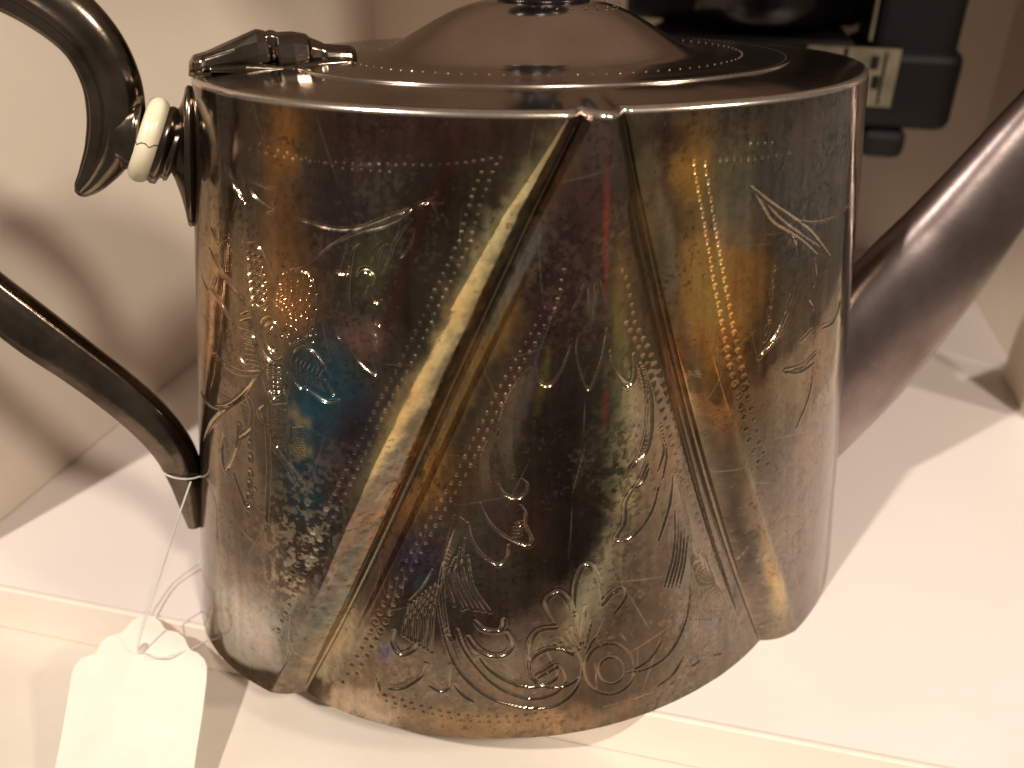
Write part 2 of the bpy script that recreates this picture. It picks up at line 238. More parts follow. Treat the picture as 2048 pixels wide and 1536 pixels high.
# ------------------------------------------------------------------ the teapot body, in unrolled millimetres
LINES=[[0.4,0.25,[[-307,1232],[-341,1213],[-383,1197],[-418,1182],[-462,1166],[-507,1161],[-559,1166],[-596,1172]]],[0.4,0.25,[[-292,1220],[-333,1220],[-363,1196],[-402,1176],[-442,1164],[-474,1151],[-507,1133],[-542,1107],[-569,1085]]],[0.45,0.3,[[-355,1184],[-367,1166],[-382,1144],[-390,1118],[-409,1087]]],[0.3,0.25,[[-344,1175],[-347,1153],[-362,1127],[-374,1119]]],[0.6,0.4,[[-461,1079],[-449,1090],[-433,1090],[-423,1079],[-427,1065]]],[0.4,0.3,[[-406,1149],[-421,1130],[-429,1108]]],[0.4,0.3,[[-394,1143],[-411,1127],[-415,1102]]],[0.5,0.35,[[-453,1138],[-466,1123],[-472,1093],[-476,1055],[-473,1013]]],[0.3,0.25,[[-433,1063],[-443,1043]]],[0.35,0.3,[[-431,1048],[-420,1030],[-406,1035]]],[0.35,0.3,[[-507,1081],[-482,1079],[-478,1092]]],[0.4,0.3,[[-630,1045],[-615,1063],[-596,1071],[-569,1072],[-551,1038],[-553,983],[-569,940],[-607,917],[-626,938]]],[0.45,0.35,[[-629,928],[-627,908],[-631,890],[-640,877],[-653,872],[-667,875],[-680,887],[-688,905],[-690,924],[-686,943],[-676,956],[-662,961],[-648,957],[-636,945],[-629,928]]],[0.5,0.45,[[-646,925],[-643,913],[-644,902],[-647,894],[-653,892],[-660,895],[-667,903],[-672,914],[-675,926],[-674,937],[-670,944],[-664,947],[-657,944],[-651,936],[-646,925]]],[0.3,0.2,[[-636,925],[-634,909],[-637,894],[-644,884],[-653,880],[-664,883],[-674,893],[-681,908],[-683,924],[-679,939],[-672,949],[-662,953],[-651,949],[-642,940],[-636,925]]],[0.35,0.3,[[-735,1179],[-729,1131],[-731,1100],[-729,1053],[-727,997],[-693,960]]],[0.4,0.3,[[-725,1101],[-691,1103],[-665,1073],[-650,1029],[-666,994]]],[0.25,0.3,[[-712,1079],[-716,1075],[-721,1073],[-726,1074],[-727,1078],[-724,1083],[-718,1085],[-713,1083],[-712,1079]]],[0.25,0.3,[[-696,1078],[-699,1073],[-704,1071],[-709,1073],[-710,1077],[-707,1081],[-701,1083],[-697,1082],[-696,1078]]],[0.25,0.3,[[-679,1076],[-682,1072],[-688,1070],[-692,1071],[-693,1075],[-690,1080],[-685,1082],[-680,1080],[-679,1076]]],[0.25,0.3,[[-710,1064],[-713,1060],[-719,1057],[-724,1059],[-725,1063],[-721,1067],[-716,1070],[-711,1068],[-710,1064]]],[0.25,0.3,[[-693,1063],[-696,1058],[-702,1056],[-706,1058],[-707,1062],[-704,1066],[-699,1068],[-694,1067],[-693,1063]]],[0.25,0.3,[[-677,1061],[-680,1057],[-685,1055],[-690,1056],[-691,1060],[-688,1065],[-682,1067],[-678,1065],[-677,1061]]],[0.25,0.3,[[-706,1049],[-709,1045],[-715,1042],[-720,1044],[-721,1048],[-717,1052],[-712,1055],[-707,1053],[-706,1049]]],[0.25,0.3,[[-689,1048],[-693,1043],[-698,1041],[-703,1042],[-704,1047],[-700,1051],[-695,1053],[-690,1052],[-689,1048]]],[0.25,0.3,[[-673,1046],[-676,1042],[-682,1040],[-686,1041],[-687,1045],[-684,1050],[-679,1052],[-674,1050],[-673,1046]]],[0.25,0.3,[[-703,1034],[-706,1029],[-712,1027],[-717,1028],[-718,1033],[-714,1037],[-709,1040],[-704,1038],[-703,1034]]],[0.25,0.3,[[-686,1033],[-690,1028],[-695,1026],[-700,1027],[-701,1031],[-697,1036],[-692,1038],[-687,1037],[-686,1033]]],[0.25,0.3,[[-670,1031],[-673,1026],[-679,1024],[-683,1026],[-684,1030],[-681,1035],[-676,1037],[-671,1035],[-670,1031]]],[0.25,0.3,[[-701,1018],[-704,1014],[-710,1012],[-715,1013],[-716,1017],[-712,1022],[-707,1024],[-702,1023],[-701,1018]]],[0.25,0.3,[[-685,1017],[-688,1013],[-693,1010],[-698,1012],[-699,1016],[-695,1021],[-690,1023],[-685,1021],[-685,1017]]],[0.25,0.3,[[-669,1015],[-672,1011],[-677,1009],[-681,1010],[-682,1015],[-679,1019],[-674,1021],[-669,1020],[-669,1015]]],[0.25,0.3,[[-700,1003],[-703,998],[-708,996],[-713,997],[-714,1001],[-711,1006],[-705,1008],[-701,1007],[-700,1003]]],[0.25,0.3,[[-683,1001],[-686,997],[-692,995],[-696,996],[-697,1000],[-694,1005],[-689,1007],[-684,1006],[-683,1001]]],[0.25,0.3,[[-667,1000],[-670,995],[-675,993],[-680,995],[-681,999],[-678,1003],[-672,1006],[-668,1004],[-667,1000]]],[0.25,0.3,[[-697,987],[-700,982],[-706,980],[-711,981],[-712,986],[-708,990],[-703,993],[-698,991],[-697,987]]],[0.25,0.3,[[-681,986],[-684,981],[-689,979],[-694,980],[-695,985],[-691,989],[-686,991],[-682,990],[-681,986]]],[0.25,0.3,[[-665,984],[-668,980],[-673,977],[-677,979],[-678,983],[-675,988],[-670,990],[-666,988],[-665,984]]],[0.22,0.3,[[-652,993],[-650,997]]],[0.22,0.3,[[-645,992],[-643,996]]],[0.22,0.3,[[-638,990],[-636,994]]],[0.22,0.3,[[-633,987],[-630,990]]],[0.22,0.3,[[-628,983],[-625,986]]],[0.22,0.3,[[-625,978],[-621,981]]],[0.22,0.3,[[-622,973],[-618,975]]],[0.22,0.3,[[-621,967],[-617,968]]],[0.22,0.3,[[-621,960],[-617,961]]],[0.22,0.3,[[-622,954],[-618,954]]],[0.22,0.3,[[-625,947],[-621,947]]],[0.22,0.3,[[-628,941],[-624,940]]],[0.22,0.3,[[-633,935],[-629,933]]],[0.22,0.3,[[-644,1004],[-642,1008]]],[0.22,0.3,[[-635,1002],[-633,1006]]],[0.22,0.3,[[-627,999],[-625,1002]]],[0.22,0.3,[[-621,994],[-618,997]]],[0.22,0.3,[[-616,989],[-612,991]]],[0.22,0.3,[[-612,982],[-608,984]]],[0.22,0.3,[[-609,975],[-605,976]]],[0.22,0.3,[[-608,967],[-604,968]]],[0.22,0.3,[[-609,959],[-605,959]]],[0.22,0.3,[[-611,950],[-607,950]]],[0.22,0.3,[[-615,942],[-611,941]]],[0.22,0.3,[[-620,934],[-616,932]]],[0.22,0.3,[[-626,926],[-623,924]]],[0.22,0.3,[[-643,1016],[-642,1020]]],[0.22,0.3,[[-633,1014],[-630,1018]]],[0.22,0.3,[[-623,1010],[-620,1014]]],[0.22,0.3,[[-614,1005],[-611,1009]]],[0.22,0.3,[[-607,999],[-604,1002]]],[0.22,0.3,[[-602,991],[-598,994]]],[0.22,0.3,[[-598,983],[-594,985]]],[0.22,0.3,[[-596,973],[-592,975]]],[0.22,0.3,[[-596,964],[-592,964]]],[0.22,0.3,[[-598,953],[-594,953]]],[0.22,0.3,[[-601,943],[-598,942]]],[0.22,0.3,[[-607,933],[-603,932]]],[0.22,0.3,[[-614,924],[-611,922]]],[0.22,0.3,[[-634,1026],[-632,1030]]],[0.22,0.3,[[-622,1023],[-619,1027]]],[0.22,0.3,[[-611,1018],[-608,1021]]],[0.22,0.3,[[-602,1011],[-598,1014]]],[0.22,0.3,[[-594,1003],[-590,1006]]],[0.22,0.3,[[-589,994],[-585,996]]],[0.22,0.3,[[-585,983],[-581,984]]],[0.22,0.3,[[-584,972],[-580,973]]],[0.22,0.3,[[-585,960],[-580,960]]],[0.22,0.3,[[-588,948],[-584,947]]],[0.22,0.3,[[-593,936],[-589,935]]],[0.22,0.3,[[-600,925],[-596,923]]],[0.22,0.3,[[-635,1037],[-634,1041]]],[0.22,0.3,[[-621,1035],[-619,1039]]],[0.22,0.3,[[-608,1030],[-605,1034]]],[0.22,0.3,[[-596,1023],[-593,1026]]],[0.22,0.3,[[-587,1014],[-583,1017]]],[0.22,0.3,[[-580,1004],[-576,1006]]],[0.22,0.3,[[-575,992],[-571,994]]],[0.22,0.3,[[-572,980],[-568,981]]],[0.22,0.3,[[-572,966],[-568,967]]],[0.22,0.3,[[-574,952],[-570,952]]],[0.22,0.3,[[-579,939],[-575,938]]],[0.22,0.3,[[-624,1047],[-622,1051]]],[0.22,0.3,[[-608,1043],[-606,1047]]],[0.22,0.3,[[-594,1037],[-592,1040]]],[0.22,0.3,[[-583,1028],[-579,1031]]],[0.22,0.3,[[-573,1017],[-570,1020]]],[0.22,0.3,[[-566,1005],[-562,1007]]],[0.22,0.3,[[-562,991],[-558,992]]],[0.22,0.3,[[-560,976],[-556,977]]],[0.22,0.3,[[-561,961],[-557,961]]],[0.22,0.3,[[-565,945],[-561,945]]],[0.22,0.3,[[-571,930],[-567,929]]],[0.22,0.3,[[-627,1059],[-626,1063]]],[0.22,0.3,[[-609,1056],[-607,1059]]],[0.22,0.3,[[-593,1049],[-590,1053]]],[0.22,0.3,[[-579,1041],[-576,1044]]],[0.22,0.3,[[-567,1029],[-564,1032]]],[0.22,0.3,[[-558,1016],[-554,1018]]],[0.22,0.3,[[-552,1001],[-548,1003]]],[0.22,0.3,[[-551,951],[-547,951]]],[0.22,0.3,[[-557,934],[-553,933]]],[0.22,0.3,[[-614,1068],[-613,1072]]],[0.22,0.3,[[-595,1063],[-593,1067]]],[0.22,0.3,[[-579,1055],[-576,1058]]],[0.22,0.3,[[-564,1044],[-561,1047]]],[0.22,0.3,[[-553,1031],[-549,1033]]],[0.22,0.3,[[-619,1080],[-618,1084]]],[0.22,0.3,[[-597,1076],[-595,1080]]],[0.22,0.3,[[-578,1068],[-576,1072]]],[0.22,0.3,[[-561,1057],[-558,1061]]],[0.4,0.3,[[-612,883],[-593,909],[-560,917],[-533,895],[-516,863]]],[0.45,0.35,[[-574,836],[-551,822],[-525,812],[-496,819]]],[0.4,0.35,[[-529,857],[-518,842],[-509,829],[-529,855]]],[0.35,0.3,[[-610,854],[-588,831],[-570,832]]],[0.22,0.25,[[-588,896],[-598,873],[-588,841]]],[0.22,0.25,[[-578,894],[-588,869],[-578,840]]],[0.22,0.25,[[-568,893],[-579,866],[-568,838]]],[0.22,0.25,[[-558,891],[-570,862],[-558,837]]],[0.22,0.25,[[-548,889],[-560,858],[-548,835]]],[0.22,0.25,[[-538,888],[-551,854],[-539,833]]],[0.22,0.25,[[-529,886],[-542,850],[-529,832]]],[0.35,0.3,[[-753,918],[-711,915],[-700,896]]],[0.35,0.3,[[-744,902],[-755,864],[-730,845],[-695,850]]],[0.2,0.25,[[-738,899],[-711,898]]],[0.2,0.25,[[-737,888],[-708,888]]],[0.2,0.25,[[-736,876],[-705,878]]],[0.2,0.25,[[-734,865],[-701,868]]],[0.2,0.25,[[-733,853],[-698,858]]],[0.2,0.25,[[-750,947],[-722,962]]],[0.2,0.25,[[-750,934],[-716,949]]],[0.4,0.3,[[-694,842],[-731,787],[-778,740],[-832,709],[-892,696],[-935,704]]],[0.4,0.3,[[-681,850],[-738,774],[-807,715],[-872,654],[-926,581]]],[0.3,0.25,[[-695,840],[-737,826],[-790,822],[-854,832]]],[0.25,0.2,[[-787,932],[-816,958],[-858,980]]],[0.25,0.2,[[-722,982],[-771,1003],[-821,1032],[-864,1062]]],[0.25,0.2,[[-839,1002],[-868,968],[-914,988]]],[0.25,0.2,[[-852,1105],[-819,1081],[-815,1106]]],[0.4,0.35,[[-676,868],[-674,826],[-653,792],[-627,807],[-617,856]]],[0.4,0.35,[[-662,780],[-660,732],[-649,675]]],[0.45,0.35,[[-617,852],[-622,786],[-616,685]]],[0.4,0.3,[[-656,729],[-646,677],[-619,648],[-590,599],[-569,569]]],[0.4,0.3,[[-616,740],[-611,650],[-583,611],[-569,569]]],[0.13,0.22,[[-656,773],[-622,784]]],[0.13,0.22,[[-656,767],[-622,778]]],[0.13,0.22,[[-656,761],[-622,771]]],[0.13,0.22,[[-656,755],[-622,765]]],[0.13,0.22,[[-656,748],[-622,759]]],[0.13,0.22,[[-656,742],[-622,753]]],[0.13,0.22,[[-656,736],[-622,746]]],[0.13,0.22,[[-656,729],[-622,740]]],[0.13,0.22,[[-656,723],[-622,734]]],[0.13,0.22,[[-656,716],[-622,728]]],[0.13,0.22,[[-656,710],[-622,721]]],[0.13,0.22,[[-657,704],[-622,715]]],[0.13,0.22,[[-657,697],[-622,709]]],[0.13,0.22,[[-657,691],[-622,702]]],[0.13,0.22,[[-657,684],[-622,696]]],[0.13,0.22,[[-657,678],[-622,689]]],[0.13,0.22,[[-608,733],[-577,742]]],[0.13,0.22,[[-608,727],[-577,736]]],[0.13,0.22,[[-608,721],[-577,730]]],[0.13,0.22,[[-608,715],[-577,724]]],[0.13,0.22,[[-608,709],[-577,718]]],[0.13,0.22,[[-608,704],[-577,713]]],[0.13,0.22,[[-608,698],[-577,707]]],[0.13,0.22,[[-609,692],[-577,701]]],[0.13,0.22,[[-609,686],[-577,695]]],[0.13,0.22,[[-609,680],[-577,689]]],[0.13,0.22,[[-609,674],[-577,683]]],[0.13,0.22,[[-609,668],[-577,677]]],[0.25,0.3,[[-657,860],[-659,857],[-664,855],[-668,856],[-668,859],[-664,862],[-659,863],[-657,860]]],[0.25,0.3,[[-643,863],[-646,860],[-650,858],[-654,859],[-654,862],[-650,865],[-645,866],[-643,863]]],[0.25,0.3,[[-630,866],[-632,863],[-637,861],[-641,862],[-641,865],[-637,868],[-632,869],[-630,866]]],[0.25,0.3,[[-657,850],[-659,846],[-664,844],[-668,845],[-668,849],[-664,852],[-659,852],[-657,850]]],[0.25,0.3,[[-643,853],[-646,849],[-650,848],[-654,849],[-654,852],[-650,855],[-646,855],[-643,853]]],[0.25,0.3,[[-630,856],[-632,853],[-637,851],[-641,852],[-641,855],[-637,858],[-632,859],[-630,856]]],[0.25,0.3,[[-657,839],[-659,836],[-664,834],[-668,835],[-668,838],[-664,841],[-659,842],[-657,839]]],[0.25,0.3,[[-644,843],[-646,839],[-651,837],[-654,838],[-654,842],[-650,845],[-646,845],[-644,843]]],[0.25,0.3,[[-630,846],[-633,842],[-637,840],[-641,842],[-641,845],[-637,848],[-632,848],[-630,846]]],[0.25,0.3,[[-657,829],[-659,825],[-664,823],[-668,825],[-668,828],[-664,831],[-659,832],[-657,829]]],[0.25,0.3,[[-644,832],[-646,829],[-651,827],[-655,828],[-654,831],[-651,834],[-646,835],[-644,832]]],[0.25,0.3,[[-631,835],[-633,832],[-637,830],[-641,831],[-641,835],[-637,838],[-633,838],[-631,835]]],[0.25,0.3,[[-657,819],[-659,815],[-664,813],[-668,814],[-668,817],[-664,821],[-659,821],[-657,819]]],[0.25,0.3,[[-644,822],[-646,818],[-651,816],[-655,818],[-655,821],[-651,824],[-646,824],[-644,822]]],[0.25,0.3,[[-631,825],[-633,822],[-637,820],[-641,821],[-641,824],[-637,827],[-633,828],[-631,825]]],[0.25,0.3,[[-657,808],[-660,804],[-665,802],[-668,803],[-668,807],[-664,810],[-660,811],[-657,808]]],[0.25,0.3,[[-644,811],[-646,808],[-651,806],[-655,807],[-655,810],[-651,814],[-646,814],[-644,811]]],[0.25,0.3,[[-631,815],[-633,811],[-638,809],[-641,810],[-641,814],[-637,817],[-633,817],[-631,815]]],[0.35,0.3,[[-809,648],[-820,604],[-806,563],[-766,636],[-757,697]]],[0.35,0.3,[[-725,771],[-714,748],[-721,699],[-759,662]]],[0.3,0.3,[[-683,766],[-694,749],[-683,732]]],[0.25,0.2,[[-778,573],[-755,532],[-730,500],[-711,555]]],[0.35,0.3,[[-670,725],[-666,634],[-669,570],[-674,489]]],[0.32,0.4,[[-723,667],[-724,656]]],[0.32,0.4,[[-722,634],[-723,623]]],[0.32,0.4,[[-724,597],[-725,586]]],[0.32,0.4,[[-726,569],[-728,558]]],[0.32,0.4,[[-730,538],[-731,526]]],[0.32,0.4,[[-732,509],[-733,498]]],[0.35,0.3,[[-785,1237],[-747,1195],[-718,1176]]],[0.35,0.3,[[-717,1211],[-690,1193],[-643,1180]]],[0.3,0.25,[[-717,1226],[-668,1218],[-638,1219]]],[0.3,0.25,[[-674,1166],[-644,1175]]],[0.3,0.3,[[-735,1179],[-744,1196],[-779,1216]]],[0.3,0.3,[[-501,973],[-503,959],[-490,942]]],[0.35,0.3,[[-475,936],[-456,911],[-427,888],[-417,888],[-428,918]]],[0.3,0.3,[[-428,974],[-414,961],[-420,949]]],[0.3,0.25,[[-422,945],[-416,933]]],[0.3,0.3,[[-416,996],[-412,985],[-426,991]]],[0.3,0.3,[[-14,1080],[-22,1055],[-36,1025]]],[0.22,0.25,[[-2,1104],[-1,1048],[1,989]]],[0.18,0.2,[[-7,1080],[-4,1010]]],[0.18,0.2,[[-1,1079],[0,1009]]],[0.18,0.2,[[6,1079],[4,1007]]],[0.18,0.2,[[12,1079],[7,1006]]],[0.25,0.25,[[18,1081],[23,1053],[34,1029]]],[0.3,0.28,[[-22,985],[-24,946],[-15,902],[3,863],[18,893],[29,935],[35,987]]],[0.38,0.3,[[44,940],[50,912],[66,881],[86,861],[101,875],[96,924]]],[0.38,0.3,[[-104,937],[-101,907],[-93,883],[-74,877],[-51,911],[-35,957]]],[0.22,0.3,[[-121,906],[-149,864],[-167,815],[-174,770],[-164,721],[-150,679]]],[0.22,0.3,[[-119,908],[-145,865],[-163,816],[-168,769],[-160,721],[-146,679]]],[0.22,0.3,[[-117,909],[-142,866],[-158,816],[-163,768],[-155,720],[-143,680]]],[0.22,0.3,[[-115,911],[-139,867],[-154,816],[-158,767],[-151,720],[-140,680]]],[0.22,0.3,[[-113,912],[-136,868],[-150,817],[-152,766],[-147,720],[-137,681]]],[0.22,0.3,[[-111,913],[-132,869],[-145,817],[-147,765],[-143,719],[-133,681]]],[0.22,0.28,[[-186,768],[-205,724],[-207,681],[-197,642]]],[0.22,0.28,[[-180,772],[-200,723],[-201,680],[-192,641]]],[0.22,0.28,[[-175,776],[-195,723],[-196,680],[-187,640]]],[0.22,0.28,[[-169,781],[-191,722],[-191,679],[-182,640]]],[0.4,0.3,[[-170,659],[-158,638],[-132,628],[-113,642],[-112,661],[-123,673]]],[0.22,0.28,[[113,903],[133,839],[139,770],[127,712],[105,675]]],[0.22,0.28,[[117,897],[137,836],[143,768],[132,710],[109,678]]],[0.22,0.28,[[121,892],[142,832],[147,766],[137,709],[113,682]]],[0.22,0.28,[[124,886],[146,828],[151,763],[142,708],[116,685]]],[0.28,0.25,[[174,749],[185,694],[170,648]]],[0.28,0.25,[[179,740],[193,680],[184,628]]],[0.3,0.25,[[227,660],[238,614],[249,563]]],[0.35,0.3,[[144,662],[134,638],[117,626]]],[0.35,0.28,[[-261,575],[-278,507],[-286,421],[-282,347],[-266,268],[-240,196],[-208,151],[-172,119],[-129,98],[-79,86],[-36,90],[-1,124],[14,185],[0,231],[-33,255]]],[0.35,0.28,[[-245,299],[-229,250],[-199,200],[-166,158],[-126,128],[-83,113],[-40,125],[-21,157],[-30,190],[-50,205]]],[0.4,0.3,[[-196,229],[-174,196],[-141,168],[-109,152],[-77,147],[-45,161],[-35,186]]],[0.35,0.3,[[13,185],[8,162],[-7,146],[-29,139],[-53,143],[-75,156],[-91,176],[-96,200],[-92,223],[-77,240],[-56,248],[-31,245],[-9,232],[7,210],[13,185]]],[0.35,0.28,[[132,147],[127,118],[111,98],[88,92],[63,100],[40,120],[24,149],[18,182],[23,211],[37,232],[58,241],[84,234],[107,212],[125,181],[132,147]]],[0.3,0.2,[[107,151],[105,136],[97,126],[85,122],[72,127],[60,137],[52,153],[48,170],[51,185],[58,196],[70,200],[83,196],[95,185],[104,169],[107,151]]],[0.25,0.25,[[-83,182],[-43,209]]],[0.25,0.25,[[-77,172],[-37,199]]],[0.4,0.32,[[-9,340],[-9,404],[1,447],[11,459],[26,451],[43,413],[52,347]]],[0.38,0.3,[[-49,313],[-66,356],[-64,383],[-41,397],[-18,369],[-6,331]]],[0.38,0.3,[[-43,304],[-77,301],[-94,276],[-98,234],[-94,188],[-75,150]]],[0.35,0.28,[[52,347],[70,371],[85,376]]],[0.28,0.3,[[-7,225],[-30,245],[-48,264]]],[0.28,0.3,[[-3,229],[-21,254],[-36,277]]],[0.28,0.3,[[1,233],[-13,262],[-23,289]]],[0.28,0.3,[[5,237],[-6,268],[-12,299]]],[0.28,0.3,[[8,249],[1,292],[-2,335]]],[0.28,0.3,[[14,254],[12,302],[15,349]]],[0.28,0.3,[[19,240],[22,276],[29,311]]],[0.28,0.3,[[22,225],[28,246],[39,266]]],[0.3,0.28,[[49,348],[69,374],[94,382],[102,354],[79,320]]],[0.2,0.28,[[-356,339],[-360,293],[-363,261]]],[0.2,0.28,[[-346,350],[-351,298],[-353,257]]],[0.2,0.28,[[-336,361],[-342,303],[-344,253]]],[0.2,0.28,[[-326,373],[-333,308],[-334,248]]],[0.2,0.28,[[-317,384],[-324,312],[-325,244]]],[0.2,0.28,[[-307,395],[-316,317],[-316,239]]],[0.2,0.28,[[-297,405],[-307,322],[-307,235]]],[0.2,0.28,[[-288,416],[-298,326],[-298,230]]],[0.22,0.3,[[-247,574],[-273,491],[-286,408],[-280,338],[-270,286]]],[0.22,0.3,[[-243,571],[-271,487],[-284,406],[-278,337],[-267,282]]],[0.22,0.3,[[-240,569],[-269,483],[-282,404],[-276,335],[-265,277]]],[0.22,0.3,[[-236,567],[-267,480],[-280,402],[-274,333],[-262,273]]],[0.22,0.3,[[-232,564],[-265,476],[-278,401],[-272,331],[-259,269]]],[0.35,0.3,[[-386,265],[-389,230],[-370,207],[-342,224],[-331,246]]],[0.4,0.32,[[-391,107],[-359,120],[-324,157],[-310,192]]],[0.32,0.28,[[-300,139],[-277,127],[-259,146],[-257,199]]],[0.3,0.25,[[-423,135],[-412,95]]],[0.35,0.3,[[-247,152],[-230,125],[-207,107]]],[0.3,0.25,[[-356,345],[-325,390],[-305,438]]],[0.4,0.32,[[-222,283],[-203,252],[-171,234],[-143,240],[-132,268],[-144,296]]],[0.38,0.3,[[-209,325],[-190,305],[-158,303],[-151,333]]],[0.38,0.32,[[-230,564],[-221,524],[-198,489],[-166,469],[-147,486],[-146,517]]],[0.38,0.32,[[-206,612],[-186,569],[-154,538],[-111,517],[-99,529],[-112,563],[-113,592],[-124,613]]],[0.15,0.2,[[-138,534],[-119,540]]],[0.15,0.2,[[-137,543],[-118,549]]],[0.15,0.2,[[-136,551],[-118,557]]],[0.15,0.2,[[-136,559],[-118,566]]],[0.15,0.2,[[-135,568],[-118,574]]],[0.24,0.3,[[-272,445],[-268,402],[-254,361]]],[0.24,0.3,[[-257,459],[-250,405],[-228,358]]],[0.24,0.3,[[-242,472],[-232,408],[-204,355]]],[0.24,0.3,[[-228,486],[-215,410],[-179,351]]],[0.3,0.35,[[-255,477],[-265,429],[-235,354]]],[0.3,0.35,[[-246,502],[-251,435],[-214,354]]],[0.3,0.35,[[-236,526],[-237,442],[-193,353]]],[0.35,0.28,[[212,623],[207,556],[178,476]]],[0.35,0.28,[[173,610],[155,551],[111,507],[75,508],[92,546],[93,592],[106,621]]],[0.35,0.28,[[141,674],[128,642],[115,627]]],[0.24,0.25,[[222,536],[222,431],[198,348]]],[0.24,0.25,[[233,518],[231,421],[209,343]]],[0.24,0.25,[[244,499],[239,412],[219,338]]],[0.24,0.25,[[255,480],[248,401],[230,333]]],[0.24,0.25,[[266,461],[257,391],[241,327]]],[0.2,0.24,[[276,442],[277,327],[270,225]]],[0.2,0.24,[[280,437],[283,323],[279,221]]],[0.2,0.24,[[284,432],[290,319],[288,216]]],[0.2,0.24,[[288,427],[297,315],[297,211]]],[0.2,0.24,[[292,421],[304,311],[307,207]]],[0.2,0.24,[[296,416],[311,306],[317,201]]],[0.2,0.24,[[301,411],[318,302],[327,196]]],[0.2,0.24,[[305,405],[326,297],[337,191]]],[0.2,0.24,[[309,400],[333,293],[347,185]]],[0.2,0.24,[[313,394],[341,288],[358,180]]],[0.2,0.24,[[318,389],[349,283],[369,174]]],[0.2,0.24,[[322,383],[357,278],[380,167]]],[0.2,0.24,[[327,378],[365,273],[391,161]]],[0.2,0.24,[[331,372],[373,268],[403,154]]],[0.35,0.28,[[227,617],[260,512],[279,416],[277,306],[261,218],[220,156],[166,136],[111,144]]],[0.3,0.25,[[198,204],[170,162],[125,144]]],[0.35,0.28,[[261,131],[233,89],[188,70]]],[0.35,0.28,[[313,126],[348,83],[396,62]]],[0.3,0.25,[[258,138],[282,86],[317,90]]],[0.3,0.25,[[331,372],[366,293],[409,195],[407,152]]],[0.4,0.3,[[375,1218],[398,1191],[445,1139],[499,1108],[552,1080],[617,1035]]],[0.4,0.3,[[380,1214],[441,1175],[513,1135],[583,1093],[683,1015]]],[0.3,0.25,[[408,1193],[466,1143],[550,1092],[626,1049]]],[0.35,0.28,[[532,1127],[594,1111],[675,1105],[782,1113]]],[0.35,0.28,[[504,1115],[531,1072],[544,1019],[536,962],[515,930]]],[0.25,0.2,[[607,1029],[622,982],[610,960]]],[0.35,0.3,[[464,1043],[467,1021],[460,1001]]],[0.3,0.25,[[464,1043],[457,1023],[460,1001]]],[0.35,0.3,[[463,1005],[466,981],[459,959]]],[0.3,0.25,[[463,1005],[455,983],[459,959]]],[0.35,0.3,[[459,963],[461,942],[454,924]]],[0.3,0.25,[[459,963],[451,944],[454,924]]],[0.35,0.3,[[459,927],[460,906],[450,886]]],[0.3,0.25,[[459,927],[449,908],[450,886]]],[0.4,0.32,[[515,930],[483,889],[435,850]]],[0.3,0.25,[[507,891],[473,871],[444,855]]],[0.35,0.28,[[524,791],[585,783],[620,791],[647,797]]],[0.3,0.22,[[576,852],[603,861],[617,866]]],[0.3,0.22,[[667,855],[737,850],[767,885]]],[0.25,0.2,[[607,957],[599,938],[617,917]]],[0.25,0.2,[[495,894],[509,927],[522,969]]],[0.25,0.2,[[640,796],[633,706],[584,630]]],[0.3,0.22,[[524,792],[586,774],[643,778]]]]
